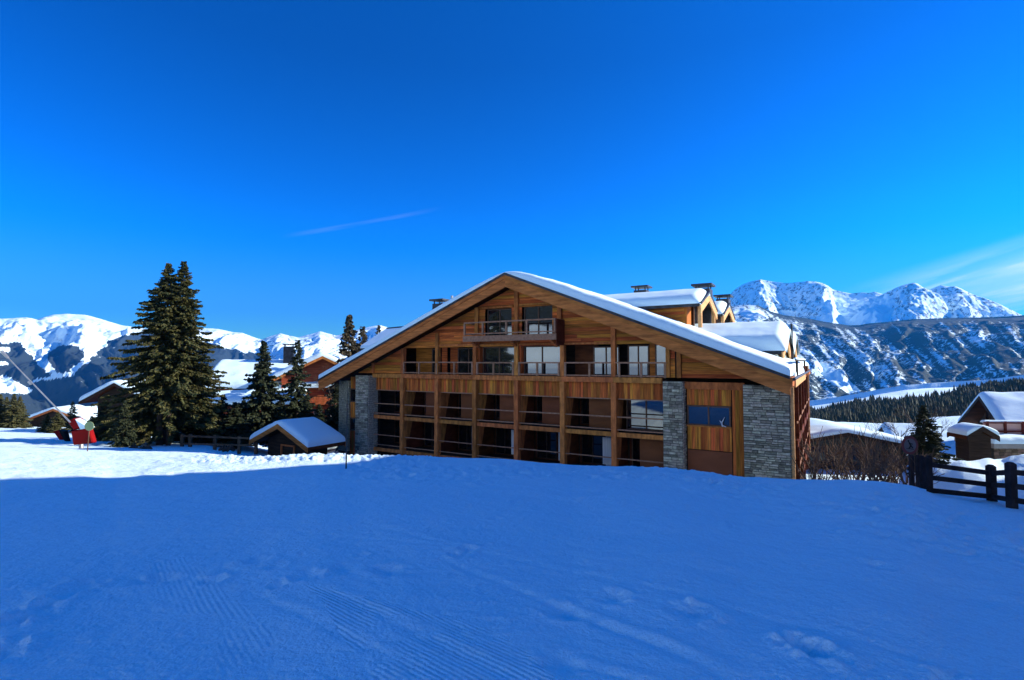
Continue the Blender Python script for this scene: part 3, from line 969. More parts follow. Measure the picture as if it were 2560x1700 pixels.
# eave fascia (right side, in the sun) and gutter
b = MB(HZ); b.box(SHI - .02, SHI + .10, TF, TB, RZ - SL * (SHI - RS) - .42, RZ - SL * (SHI - RS) - .02); b.obj('eave_board', M['barge'], hotel)
b = MB(HZ); b.tube((SHI + .16, TF, RZ - SL * (SHI - RS) - .08), (SHI + .16, TB, RZ - SL * (SHI - RS) - .08), .075, .075, 8); b.obj('gutter', M['metal'], hotel)


def thick_main(X, Y):
    left = 1 - sstep(X, RS - 1.5, RS + 2.5)
    base = 1 - 0.62 * left
    tail = 1 - 0.35 * sstep(X, 19, 24.5) * (1 - sstep(Y, 0, 6))
    # drifted against the dormer cheeks
    return base * tail


gable_snow(HZ, SLW + .05, SHI + .02, TF - .06, TB, RS, RZ + .05, SL, 0.33, 'roof_snow', hotel, edge=.36, seed=1, thf=thick_main, round_ridge=.9)

# --- dormers on the right slope (ridge along s, gable faces right)


def dormer(tc_, hw, zr, sf, slope, barge, th, wallb, snow_over, label=None):
    # dormer local: ridge along s at t=tc_; build via helper object rotated 90 degrees
    sm = RS + (RZ - zr) / SL                      # where the ridge meets the main roof
    s_back = sm - 0.6
    yy0, yy1 = s_back, sf
    b = MB(HZ)
    # roof plates
    n = [(tc_ - hw, zr - slope * hw), (tc_, zr), (tc_ + hw, zr - slope * hw), (tc_ + hw, zr - slope * hw - .2), (tc_, zr - .2), (tc_ - hw, zr - slope * hw - .2)]
    b.prism_x(n, yy0, yy1)
    dr = b.obj('dormer_roof', M['metal'], hotel)
    # cheek wall boards (side facing the camera) and gable wall
    wz1 = zr - slope * (hw - .5) - .2
    t0 = tc_ - hw + .55
    z = wz1
    zb_ = RZ - SL * (sf - .9 - RS) - .1
    while z > zb_:
        h = .2
        sa_ = RS + (RZ - (z)) / SL - .3           # main roof surface reaches height z here
        bb = MB(HZ); bb.box(max(sa_, sm - .5), sf - .95, t0 + rnd.uniform(-.01, .01), t0 + .08, z - h + .012, z)
        if sf - .95 > max(sa_, sm - .5) + .1:
            bb.obj('cheek_board', M['wood_h'], hotel)
        z -= h
    b = MB(HZ)
    ww = hw - .55
    b.prism_x([(tc_ - ww, wallb), (tc_ + ww, wallb), (tc_ + ww, zr - slope * ww - .2), (tc_, zr - .2), (tc_ - ww, zr - slope * ww - .2)], sf - 1.05, sf - .9)
    b.obj('dormer_gable', M['wood_v'], hotel)
    b = MB(HZ); b.box(sm, sf - 1.0, tc_ + ww - .1, tc_ + ww, wallb, wz1); b.obj('dormer_cheek', M['wood_h'], hotel)
    window(hotel, HZ, tc_ - 1.0, tc_ + 1.0, wallb + .2, min(wallb + 2.0, zr - .9), sf - .9 + .1, 2, axis='y', fr='frame')
    for sgn in (-1, 1):
        b = MB(HZ)
        te = tc_ + sgn * hw
        zt = zr + .02
        ze = zr + .02 - slope * hw
        pl = [(tc_, zt), (te, ze), (te, ze - barge), (tc_, zt - barge)]
        if sgn < 0:
            pl = pl[::-1]
        b.prism_x(pl, sf, sf + .09)
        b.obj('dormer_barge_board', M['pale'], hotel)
        b = MB(HZ)
        pl = [(tc_, zt + .04), (te, ze + .04), (te, ze - .10), (tc_, zt - .10)]
        if sgn < 0:
            pl = pl[::-1]
        b.prism_x(pl, sf - .1, sf + .14)
        b.obj('dormer_flashing', M['metal'], hotel)
    # post and brace under the verge
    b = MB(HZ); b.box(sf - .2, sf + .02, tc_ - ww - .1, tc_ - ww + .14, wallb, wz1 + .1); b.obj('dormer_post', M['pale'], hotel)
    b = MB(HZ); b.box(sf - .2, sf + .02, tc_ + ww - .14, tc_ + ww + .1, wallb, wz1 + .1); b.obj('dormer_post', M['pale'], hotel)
    # snow: built with ridge along local y then axes swapped
    nx = 46; ny = 60
    tt = tc_ + hw * np.sin(np.linspace(-1, 1, nx) * math.pi / 2) * 1.02
    s_end = sf + snow_over
    ss = s_back - .8 + (s_end - s_back + .8) * np.sin(np.linspace(0, 1, ny) * math.pi / 2) ** 1.0
    T, S = np.meshgrid(tt, ss, indexing='ij')
    edge = .6
    de_t = hw * 1.02 - np.abs(T - tc_)
    de_s = s_end - S
    e1_ = np.clip(de_t / edge, 0, 1); e2_ = np.clip(de_s / (edge * 1.1), 0, 1)
    pr = np.sqrt(1 - (1 - e1_) ** 2) * np.sqrt(1 - (1 - e2_) ** 2)
    roofz = zr - slope * np.abs(T - tc_)
    top = zr - slope * np.maximum(np.sqrt((T - tc_) ** 2 + .8 ** 2) - .55, 0)
    Zt = roofz * (pr * 0) + np.minimum(top, roofz + .3) * 1.0 + th * (1 + .12 * fbm(S * .6 + tc_, T * .6, 3)) * pr - .3 * (1 - e2_) ** 2
    Zt = np.where(pr > 0, np.maximum(Zt, roofz - .25 * (1 - e2_)), roofz + .0)
    V = np.stack([S, T, Zt - HZ + .01], -1).reshape(-1, 3)
    np_obj('dormer_snow', V, grid_faces(nx, ny, True), M['roofsnow'], hotel)


dormer(8.6, 2.85, 4.75, 19.6, .37, .66, .34, 2.2, .10)
dormer(17.1, 2.85, 4.75, 19.6, .37, .66, .34, 2.2, .10)
dormer(8.6, 4.0, 2.05, 24.2, .35, .75, .62, -1.0, .28)
dormer(17.1, 4.0, 2.05, 24.2, .35, .75, .62, -1.0, .28)


def chimney(parent, zo, x0, x1, y0, y1, z0, z1, body='metal', cap='metal', gap=.22, over=.18):
    b = MB(zo); b.box(x0, x1, y0, y1, z0, z1); c = b.obj('chimney', M[body], parent)
    b = MB(zo)
    for (px_, py_) in ((x0 + .08, y0 + .08), (x1 - .14, y0 + .08), (x0 + .08, y1 - .14), (x1 - .14, y1 - .14)):
        b.box(px_, px_ + .07, py_, py_ + .07, z1, z1 + gap)
    b.box(x0 - over, x1 + over, y0 - over, y1 + over, z1 + gap, z1 + gap + .13)
    b.obj('chimney_cap', M[cap], c)
    return c


chimney(hotel, HZ, 18.3, 19.35, 10.5, 11.7, 2.2, 5.25)
chimney(hotel, HZ, 18.4, 19.4, 18.6, 19.8, 2.2, 5.35)
chimney(hotel, HZ, 13.2, 14.2, 12.5, 13.5, 3.0, 5.75)
# ridge-side chimney on the far left slope and thin flue pipe
chimney(hotel, HZ, -.55, .45, 4.0, 4.9, .8, 4.65)
b = MB(HZ); b.tube((1.5, 3.9, 2.0), (1.5, 3.9, 5.15), .10, .10, 8); b.obj('flue_pipe', M['steel'], hotel)
# dormer roof on the left slope, seen past the verge as a low snowy plane
def to_local(v):
    d = Vector((v.x - Q0.x, v.y - Q0.y, 0))
    return (d.dot(E1), d.dot(E2), v.z)
ca4 = [to_local(PT(900, 872, 43)), to_local(PT(1010, 870, 40)), to_local(PT(1040, 822, 44)), to_local(PT(963, 829, 47))]
b = MB(HZ); b.add(ca4 + [(x, y, z - .3) for x, y, z in ca4], [(0, 1, 2, 3), (7, 6, 5, 4), (0, 4, 5, 1), (1, 5, 6, 2), (2, 6, 7, 3), (3, 7, 4, 0)])
b.obj('dormer_roof', M['metal'], hotel)
b = MB(HZ); b.add([(x, y, z + .04) for x, y, z in ca4] + [(x, y, z + .26) for x, y, z in ca4], [(4, 5, 6, 7), (0, 1, 5, 4), (1, 2, 6, 5), (2, 3, 7, 6), (3, 0, 4, 7)])
b.obj('dormer_snow', M['roofsnow'], hotel, bevel=.08)
b = MB(HZ); rl_, rr2 = Vector(ca4[3]), Vector(ca4[2]); b.tube(rl_ + Vector((0, .3, .2)), rr2 + Vector((0, .3, .2)), .22, .22, 4); b.obj('ridge_flashing', M['metal'], hotel)

# --- horizontal cladding of the gable, openings cut out
WT = 0.14      # wall plane of boards behind the post fronts
openings = [  # s0, s1, z0, z1
    (0.12, 3.06, -0.9, 1.02), (3.36, 6.30, -0.9, 1.10), (6.55, 9.45, -0.9, 1.08), (9.75, 12.65, -0.9, 1.06), (12.95, 15.85, -0.9, 1.04), (16.15, 19.0, -0.9, 1.04),
    (7.15, 9.2, 1.6, 3.5), (9.95, 12.1, 1.6, 3.55)]
z = -0.84
BH = 0.205
while z < RZ - .7:
    z1 = z + BH
    zc = (z + z1) / 2
    for side in (0,):
        sL = max(-5.6, RS - (RZ - .55 - z) / SL); sR = min(24.3, RS + (RZ - .55 - z) / SL)
        tL = RS - (RZ - .55 - z1) / SL; tR = RS + (RZ - .55 - z1) / SL
        cuts = [(a, c) for a, c, d, e in openings if d < zc < e]
        cuts += [(19.72 - .32, 20.05 - .3)] if zc < .6 else []
        cuts.sort()
        x = sL
        segs = []
        for a, c in cuts:
            if a > x + .15:
                segs.append((x, a))
            x = max(x, c)
        if sR > x + .15:
            segs.append((x, sR))
        for (a, c) in segs:
            # long runs are made of boards butted end to end
            k = max(1, int(round((c - a) / rnd.uniform(3.2, 4.6))))
            pts = [a] + sorted(a + (c - a) * (i + rnd.uniform(-.2, .2)) / k for i in range(1, k)) + [c]
            for i in range(k):
                p, q = pts[i], pts[i + 1]
                pu = max(p, tL) if i == 0 else p; qu = min(q, tR) if i == k - 1 else q
                if qu < pu:
                    qu = pu + .02
                pr = rnd.uniform(0, .018)
                bb = MB(HZ)
                bb.add([(p + .004, WT - pr, z + .006), (q - .004, WT - pr, z + .006), (q - .004, WT + .05, z + .006), (p + .004, WT + .05, z + .006),
                        (pu + .004, WT - pr, z1 - .006), (qu - .004, WT - pr, z1 - .006), (qu - .004, WT + .05, z1 - .006), (pu + .004, WT + .05, z1 - .006)],
                       [(0, 3, 2, 1), (4, 5, 6, 7), (0, 1, 5, 4), (1, 2, 6, 5), (2, 3, 7, 6), (3, 0, 4, 7)])
                bb.obj('board', M['wood_h'], hotel)
    z = z1
# backing behind the boards, with a loggia hollow: pieces between openings
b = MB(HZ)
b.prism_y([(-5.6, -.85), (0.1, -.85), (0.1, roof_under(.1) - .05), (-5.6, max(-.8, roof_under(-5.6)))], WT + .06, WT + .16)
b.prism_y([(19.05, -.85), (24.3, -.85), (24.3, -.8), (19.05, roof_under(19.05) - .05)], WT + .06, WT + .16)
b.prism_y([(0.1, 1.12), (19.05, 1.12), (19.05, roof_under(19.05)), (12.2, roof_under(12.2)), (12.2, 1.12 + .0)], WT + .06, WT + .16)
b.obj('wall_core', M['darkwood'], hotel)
b = MB(HZ)
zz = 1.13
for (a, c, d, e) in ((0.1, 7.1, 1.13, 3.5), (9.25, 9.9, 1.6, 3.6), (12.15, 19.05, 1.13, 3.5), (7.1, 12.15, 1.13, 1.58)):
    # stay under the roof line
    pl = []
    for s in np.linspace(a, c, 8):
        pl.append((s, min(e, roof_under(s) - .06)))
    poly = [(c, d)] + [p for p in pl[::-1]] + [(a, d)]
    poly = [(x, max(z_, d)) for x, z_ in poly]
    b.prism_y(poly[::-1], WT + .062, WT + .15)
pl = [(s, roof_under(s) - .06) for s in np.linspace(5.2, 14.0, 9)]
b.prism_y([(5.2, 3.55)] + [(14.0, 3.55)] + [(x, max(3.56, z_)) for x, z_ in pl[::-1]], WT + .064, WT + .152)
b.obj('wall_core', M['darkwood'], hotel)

# --- posts
PS = [0, 3.2, 6.4, 9.6, 12.8, 16.0]
PW = .15
for i, s in enumerate(PS):
    b = MB(HZ); b.box(s - PW, s + PW, -.04, .36, HZ, -1.16); b.obj('post', M['beam'], hotel, bevel=.012)
    ztop = [1.0, 2.0, 1.3, 1.3, 1.3, 2.3][i]
    b = MB(HZ); b.box(s - PW * .9, s + PW * .9, -.02, .30, -.84, min(ztop, roof_under(s) - .05)); b.obj('post', M['beam'], hotel, bevel=.012)
for s in (-.0 - 3.0, 19.05, 19.62):
    b = MB(HZ); b.box(s - .11, s + .11, .0, .3, -.84, min(1.6, roof_under(s))); b.obj('post', M['beam'], hotel, bevel=.01)
for s, z0_, z1_ in ((9.6, 1.6, 4.8), (6.55, 1.9, 3.6), (12.62, 1.5, 3.7)):
    b = MB(HZ); b.box(s - .14, s + .14, -.03, .25, z0_, min(z1_, roof_under(s) - .02)); b.obj('post', M['beam'], hotel, bevel=.01)
# lintels over windows
for a, c, zt in ((7.0, 9.35, 3.5), (9.8, 12.3, 3.55), (3.36, 6.25, 1.10), (9.75, 12.65, 1.06), (12.95, 15.85, 1.04), (6.55, 9.45, 1.08)):
    b = MB(HZ); b.box(a, c, -.0, .2, zt, zt + .10); b.obj('lintel', M['beam'], hotel)

# --- band beam at floor 3, floor 2 beams
for i in range(-1, 6):
    a = PS[i] if i >= 0 else -2.9
    c = PS[i + 1] if i + 1 < len(PS) else 18.75
    b = MB(HZ); b.box(a, c, -.08, .14, -1.16, -.86); b.obj('floor_beam', M['beam'], hotel, bevel=.01)
    a2 = a + PW if i >= 0 else a; c2 = c - PW if i + 1 < 6 else c
    # vertical boards of the lintel panel
    x = a2 + .02
    while x < c2 - .03:
        w = rnd.uniform(.13, .22)
        if c2 - (x + w) < .08:
            w = c2 - x
        pr = rnd.uniform(0, .02)
        bb = MB(HZ); bb.box(x + .004, x + w - .004, .32 - pr, .37, -2.07, -1.17); bb.obj('board', M['wood_v'], hotel)
        x += w
    b = MB(HZ); b.box(a2, c2, .27, .40, -2.13, -2.07); b.obj('drip_board', M['rail'], hotel)
    # second floor balcony
    b = MB(HZ); b.box(a2, c2, .10, .24, -4.21, -3.96); b.obj('floor_beam', M['beam'], hotel)
    b = MB(HZ); b.box(a2, c2, .26, 2.6, -4.15, -3.97); b.obj('balcony_floor', M['darkwood'], hotel)
    for zr_ in (-3.10, -3.82):
        b = MB(HZ); b.box(a2, c2, .14, .21, zr_ - .035, zr_ + .035); b.obj('rail', M['rail'], hotel)
    # ground level balcony
    b = MB(HZ); b.box(a2, c2, .26, 2.6, -6.55, -6.35); b.obj('balcony_floor', M['darkwood'], hotel)
    for zr_ in (-5.42, -6.15):
        b = MB(HZ); b.box(a2, c2, .14, .20, zr_ - .03, zr_ + .03); b.obj('rail', M['rail'], hotel)
    b = MB(HZ); b.box(a2, c2, .12, .24, -6.62, -6.38); b.obj('floor_beam', M['beam'], hotel)
    # back wall, ceiling, dark and panels
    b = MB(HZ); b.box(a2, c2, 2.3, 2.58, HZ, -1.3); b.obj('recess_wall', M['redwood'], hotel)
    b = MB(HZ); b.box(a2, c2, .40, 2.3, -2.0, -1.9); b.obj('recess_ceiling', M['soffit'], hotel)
    # sliding doors
    for (z0_, z1_) in ((-3.9, -2.2), (-6.3, -4.5)):
        wide = c2 - a2
        if i == 5 and z0_ > -4:
            window(hotel, HZ, a2 + .15, c2 - .1, z0_, z1_ + .1, 1.35, 2, glass='glass')
        elif i == 5:
            b = MB(HZ); b.box(a2 + wide * .38, c2 - .02, 1.1, 1.16, z0_ + .3, z1_ + .15); b.obj('shutter_panel', M['brownpanel'], hotel)
            window(hotel, HZ, a2 + .15, a2 + wide * .36, z0_, z1_, 2.28, 1, glass='glass2')
        else:
            window(hotel, HZ, a2 + .12, a2 + wide * .55, z0_, z1_, 2.28, 2, glass='glass2', fr='darkwood')
            if z0_ < -4 and i in (1, 2, 4):
                b = MB(HZ); b.box(a2 + wide * .62, a2 + wide * .86, 1.5, 1.58, z0_ + .2, z1_); b.obj('curtain', M['white'], hotel)
            if z0_ > -4 and i >= 0:
                b = MB(HZ); b.box(a2 + wide * .36, c2 - .02, 1.25, 1.31, -3.90, -2.02); b.obj('shutter_panel', M['brownpanel'], hotel)
            else:
                b = MB(HZ); b.box(a2 + wide * .60, a2 + wide * .85, 2.15, 2.25, z0_, z1_); b.obj('curtain', M['white'], hotel)
    # side screen + knee brace at the left of each bay
    if i >= 0:
        for zt_, zb2 in ((-1.2, -3.95), (-4.2, -6.35)):
            b = MB(HZ)
            if zt_ > -2:
                poly = [(.36, -1.25), (.60, -1.25), (1.30, -1.85), (1.35, -2.3), (.85, -3.9), (.36, -3.9)]
            else:
                poly = [(.36, -4.25), (1.05, -4.25), (.70, -5.6), (.36, -5.6)]
            b.prism_x(poly, a2 - .10, a2 - .02)
            b.obj('knee_brace', M['beam'], hotel, bevel=.01)
            b = MB(HZ); b.box(a2 - .16, a2 - .11, .3, 2.3, zb2, zt_); b.obj('side_screen', M['redwood'], hotel)

# --- third floor loggias: floor, back walls, windows, railings
b = MB(HZ); b.box(-.1, 19.0, .15, 2.6, -1.12, -.95); b.obj('balcony_floor', M['darkwood'], hotel)
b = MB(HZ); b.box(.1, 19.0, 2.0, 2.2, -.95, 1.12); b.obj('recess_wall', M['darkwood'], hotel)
for (a, c, yb) in ((6.58, 9.42, .62), (9.78, 12.62, .55)):
    window(hotel, HZ, a + .12, c - .10, -.85, 1.0, yb, 2, 1)
    b = MB(HZ); b.box(a - .02, a + .10, .2, yb, -.9, 1.06); b.obj('reveal', M['wood_v'], hotel)
window(hotel, HZ, 1.75, 2.55, -.85, .95, 1.3, 1, glass='glass2')
b = MB(HZ); b.box(.15, 1.72, 1.35, 1.42, -.9, 1.1); b.obj('recess_panel', M['wood_h'], hotel)
b = MB(HZ); b.box(2.58, 3.06, 1.35, 1.42, -.9, 1.6); b.obj('recess_panel', M['wood_h'], hotel)
window(hotel, HZ, 4.1, 6.0, -.85, .98, 1.3, 2, glass='glass2')
b = MB(HZ); b.box(3.36, 4.08, 1.35, 1.42, -.9, 1.1); b.obj('recess_panel', M['wood_h'], hotel)
b = MB(HZ); b.box(12.98, 14.5, 1.5, 1.56, -.9, 1.05); b.obj('recess_panel', M['redwood'], hotel)
window(hotel, HZ, 14.35, 15.98, -.85, .92, 1.15, 2)
window(hotel, HZ, 16.62, 17.85, -.85, .95, .75, 2)
b = MB(HZ); b.box(17.88, 18.18, .70, .80, -.9, 1.05); b.obj('recess_panel', M['wood_h'], hotel)
window(hotel, HZ, 18.2, 18.98, -.85, 1.0, .70, 1)
b = MB(HZ); b.box(16.2, 19.0, 1.9, 2.0, -.9, 1.8); b.obj('recess_panel', M['darkwood'], hotel)


def railing(a, c, y, zt, zb, posts, name='railing', side=None):
    b = MB(HZ)
    b.box(a, c, y - .03, y + .05, zt - .045, zt + .04)
    b.box(a, c, y - .025, y + .035, zb - .035, zb + .035)
    r = b.obj(name, M['rail'], hotel)
    for p in posts:
        b = MB(HZ); b.box(p - .055, p + .055, y - .05, y + .06, zb - .08, zt - .045); b.obj('baluster', M['rail'], r)
    return r


railing(.10, 6.30, .02, -.02, -.76, (.16, 1.60, 3.2, 4.72, 6.22))
railing(6.55, 9.45, .02, -.04, -.76, (6.62, 7.9, 9.38))
railing(9.75, 12.65, .02, -.04, -.76, (9.82, 11.1, 12.58))
railing(12.95, 18.98, .02, -.04, -.78, (13.0, 14.55, 16.35, 17.6, 18.9))

# --- attic balcony, projecting about a metre
b = MB(HZ); b.box(6.28, 12.87, -1.0, .1, 1.36, 1.60); b.obj('balcony_floor', M['beam'], hotel)
b = MB(HZ); b.box(6.22, 12.93, -1.06, -.98, 1.30, 1.66); b.obj('balcony_fascia', M['rail'], hotel)
railing(6.28, 12.87, -1.0, 2.52, 1.80, (6.33, 7.75, 9.5, 10.95, 12.82))
for s_ in (6.33, 12.82):
    b = MB(HZ); b.box(s_ - .04, s_ + .04, -.94, .12, 2.48, 2.56); b.box(s_ - .03, s_ + .03, -.94, .12, 1.77, 1.83); b.obj('side_rail', M['rail'], hotel)
b = MB(HZ); b.box(12.88, 12.94, -.95, .1, 1.0, 2.5); b.obj('side_screen', M['redwood'], hotel)
for s_ in (6.7, 9.6, 12.4):
    b = MB(HZ); b.prism_x([(-.9, 1.36), (.1, 1.36), (.1, .9)], s_ - .09, s_ + .09); b.obj('bracket', M['beam'], hotel)
window(hotel, HZ, 7.2, 9.15, 1.62, 3.46, .42, 2)
window(hotel, HZ, 10.0, 12.05, 1.62, 3.5, .42, 2)

# --- stone pillars
rng = random.Random(4)


def pillar(x0, x1, y0, y1, z0, z1, hm, hM, wm_, wM, maxn, slant=0):
    b = MB(HZ)
    b.prism_y([(x0, z0), (x1, z0), (x1, z1 - slant), (x0, z1)], y0, y1)
    p = b.obj('stone_pillar', M['mortar'], hotel)
    stones(p, HZ, x0, x1, -6.9, z1 - slant, y0, rng, hm, hM, wm_, wM, maxn=maxn)
    stones(p, HZ, y0 + .02, y1, -6.9, z1 - slant, x1, rng, hm, hM, wm_, wM, axis='y', maxn=0)
    return p


pillar(22.78, 24.8, -.30, 1.4, HZ, -1.12, .09, .15, .22, .55, 300)
pillar(18.85, 19.86, -.30, .55, HZ, -1.02, .10, .17, .18, .5, 220)
pillar(-4.26, -2.95, -.45, .55, HZ, -1.0, .10, .17, .18, .5, 220)
pillar(-6.49, -5.52, -.1, .8, HZ, -1.45, .10, .17, .18, .5, 0)

# --- right wing between pillars
b = MB(HZ); b.box(19.86, 22.8, .1, .3, -1.42, -1.05); b.obj('header_beam', M['beam'], hotel)


def vboards(a, c, z0_, z1_, y):
    x = a
    while x < c - .03:
        w = rnd.uniform(.13, .21)
        if c - (x + w) < .08:
            w = c - x
        pr = rnd.uniform(0, .018)
        bb = MB(HZ); bb.box(x + .004, x + w - .004, y - pr, y + .05, z0_, z1_); bb.obj('board', M['wood_v'], hotel)
        x += w


vboards(19.98, 22.15, -2.25, -1.42, .26)
vboards(19.98, 22.15, -4.55, -3.36, .26)
vboards(22.2, 22.80, HZ, -1.42, .22)
b = MB(HZ); b.box(19.86, 22.8, .34, .5, HZ, -1.1); b.obj('wall_core', M['darkwood'], hotel)
window(hotel, HZ, 19.98, 22.12, -3.3, -2.27, .30, 2, glass='glass')
b = MB(HZ); b.box(19.95, 22.16, .12, .30, -3.37, -3.30); b.obj('window_sill', M['beam'], hotel)
b = MB(HZ); b.box(19.98, 22.15, .27, .33, -5.75, -4.60); b.obj('shutter_panel', M['brownpanel'], hotel)
b = MB(HZ); b.box(19.98, 22.15, .25, .33, HZ, -5.78); b.obj('plinth', M['soffit'], hotel)
# small white bird-shaped ornament on the sill
b = MB(HZ)
b.tube((21.75, .05, -3.28), (21.72, .05, -3.10), .03, .045, 6); b.tube((21.72, .05, -3.10), (21.62, .05, -2.98), .045, .02, 6); b.tube((21.72, .05, -3.08), (21.86, .05, -2.80), .035, .012, 6); b.tube((21.74, .05, -3.22), (21.92, .05, -3.28), .03, .02, 6)
orn = b.obj('sill_ornament', M['white'], None)
orn.matrix_world = Matrix.Translation(Q0) @ Matrix.Rotation(ROT, 4, 'Z')
tag(orn, 'small white branching ornament standing on the sill of the lower right window', 'ornament')

# --- left wing between the two left pillars
vboards(-5.5, -4.3, -2.05, -1.15, .16)
window(hotel, HZ, -5.5, -4.3, -3.1, -2.07, .2, 1, glass='glass2')
vboards(-5.5, -4.3, -4.3, -3.12, .16)
window(hotel, HZ, -5.5, -4.3, -5.3, -4.32, .2, 1, glass='glass2')
vboards(-5.5, -4.3, HZ, -5.32, .16)
b = MB(HZ); b.box(-5.52, -4.28, .22, .4, HZ, -1.1); b.obj('wall_core', M['darkwood'], hotel)
b = MB(HZ); b.box(-4.25, -2.9, .56, .8, HZ, -1.0); b.obj('wall_core', M['darkwood'], hotel)

# --- right side wall with balconies (in the sun)
b = MB(HZ); b.box(24.55, 24.62, 1.45, 29.0, HZ, -.95); b.obj('side_wall', M['redwood'], hotel)
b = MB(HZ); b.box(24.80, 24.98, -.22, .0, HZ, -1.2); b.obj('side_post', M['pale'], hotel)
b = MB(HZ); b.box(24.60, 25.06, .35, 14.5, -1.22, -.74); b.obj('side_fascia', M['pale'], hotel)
for zf_ in (-4.0, -6.4):
    b = MB(HZ); b.box(24.62, 24.98, 1.6, 22.0, zf_ - .12, zf_ + .06); b.obj('side_balcony_floor', M['soffit'], hotel)
    b = MB(HZ); b.box(24.98, 25.04, 1.6, 22.0, zf_ - .28, zf_ + .08); b.obj('side_fascia', M['redwood'], hotel)
    b = MB(HZ); b.box(24.99, 25.04, 1.6, 22.0, zf_ + .9, zf_ + .98); b.obj('side_rail', M['rail'], hotel)
for t_ in (2.4, 6.2, 10.1, 14.4, 18.4, 22.2):
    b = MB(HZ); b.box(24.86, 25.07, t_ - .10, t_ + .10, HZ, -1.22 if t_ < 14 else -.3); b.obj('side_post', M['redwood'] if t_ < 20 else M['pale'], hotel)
    b = MB(HZ); b.box(24.62, 24.86, t_ - .07, t_ + .07, HZ, -1.22); b.obj('side_screen', M['redwood'], hotel)
b = MB(HZ); b.box(25.0, 25.05, 1.0, 14.5, .06, .13); b.obj('terrace_rail', M['darkwood'], hotel)
for t_ in (3.0, 14.4):
    b = MB(HZ); b.box(24.95, 25.06, t_ - .06, t_ + .06, -.74, .06); b.obj('terrace_post', M['darkwood'], hotel)
gable_snow(HZ, 24.3, 25.0, 1.2, 14.4, 24.7, -.735, .02, .42, 'terrace_snow', hotel, edge=.25, seed=14)
gable_snow(HZ, 24.97, 25.08, 1.0, 14.5, 25.02, .13, .0, .09, 'rail_snow', hotel, edge=.05, seed=15, step=.3)
b = MB(HZ); b.box(24.3, 24.42, 11.9, 12.4, -.8, 2.6); b.obj('dark_flue', M['metal'], hotel)

# ------------------------------------------------------------ generic chalet


def chalet(name, loc, rot, w, d, hw_, slope, label, cat='chalet', wall='darkwood', over=.8, snow=.4, wins=(), group=None, boards=False, side_wins=(), balcony=None, base_mat=None, base_h=0, barge='barge', chim=None, snow_front=0.0, snowm=None):
    """gable faces local -y, ridge along y. origin at the base centre. hw_ = wall height at the eaves"""
    e = empty(name, loc, rot, label, cat, group)
    zr = hw_ + slope * w / 2
    b = MB(); b.prism_y([(-w / 2, base_h), (w / 2, base_h), (w / 2, hw_ - .05), (0, zr - .07), (-w / 2, hw_ - .05)], -d / 2, d / 2); b.obj('wall', M[wall], e)
    if base_h:
        b = MB(); b.box(-w / 2 - .05, w / 2 + .05, -d / 2 - .05, d / 2 + .05, -1.5, base_h); b.obj('stone_base', M[base_mat or 'rubble'], e)
    ztop = zr + .22
    roof_slab(0, -w / 2 - over, w / 2 + over, -d / 2 - over, d / 2 + over, 0, ztop, slope, .22, 'roof', e, M['soffit'])
    for sgn in (-1, 1):
        b = MB(); xe = sgn * (w / 2 + over)
        pl = [(0, ztop + .02), (xe, ztop + .02 - slope * abs(xe)), (xe, ztop - .30 - slope * abs(xe)), (0, ztop - .30)]
        b.prism_y(pl if sgn < 0 else pl[::-1], -d / 2 - over - .07, -d / 2 - over + .0); b.obj('barge_board', M[barge], e)
        b = MB(); pl = [(0, ztop - .02), (xe, ztop - .02 - slope * abs(xe)), (xe, ztop - .34 - slope * abs(xe)), (0, ztop - .34)]
        b.prism_y(pl if sgn < 0 else pl[::-1], d / 2 + over + .0, d / 2 + over + .07); b.obj('barge_board', M[barge], e)
    if snow > 0:
        gable_snow(0, -w / 2 - over, w / 2 + over, -d / 2 - over - .03, d / 2 + over, 0, ztop + .02, slope, snow, 'roof_snow', e, edge=min(.5, snow * 1.1), step=.35, seed=abs(hash(name)) % 17 if False else len(name), m=snowm)
    for (x0, x1, z0, z1, nx) in wins:
        window(e, 0, x0, x1, z0, z1, -d / 2 - .0, nx, glass='glass2')
    for (y0, y1, z0, z1, nx) in side_wins:
        window(e, 0, y0, y1, z0, z1, w / 2 + .0, nx, axis='y', glass='glass2')
    if balcony:
        for (x0, x1, zf) in balcony:
            b = MB(); b.box(x0, x1, -d / 2 - 1.0, -d / 2 - .002, zf - .15, zf); bo = b.obj('balcony', M[wall], e)
            k = int((x1 - x0) / .3)
            for i in range(k):
                bb = MB(); bb.box(x0 + i * .3 + .02, x0 + i * .3 + .27, -d / 2 - 1.0, -d / 2 - .95, zf, zf + .85); bb.obj('slat', M[wall], bo)
            b = MB(); b.box(x0, x1, -d / 2 - 1.04, -d / 2 - .92, zf + .85, zf + .95); b.obj('handrail', M[wall], bo)
    if chim:
        for (x0, x1, y0, y1, z1, mm) in chim:
            chimney(e, 0, x0, x1, y0, y1, hw_, z1, body=mm, over=.12)
    return e


# --- small hut in front of the hotel's left end
hp = PT(695, 1060, 36.0)
hutc = hp + E2 * (1.55)
HB = -8.3
hut = chalet('snowy_hut', (hutc.x, hutc.y, HB), ROT, 4.7, 1.4, (hp.z - HB) - .24 - .42 * 2.35, .42, 'small timber hut under a thick blue shaded snow roof beside the hotel', 'hut', wall='darkwood', over=.85, snow=.28, barge='barge')
b = MB(); b.box(-.75, -.65, -.80, -.71, 0, 2.4); b.box(.65, .75, -.80, -.71, 0, 2.4); b.box(-.75, .75, -.80, -.71, 2.4, 2.5); b.obj('door_frame', M['beam'], hut)

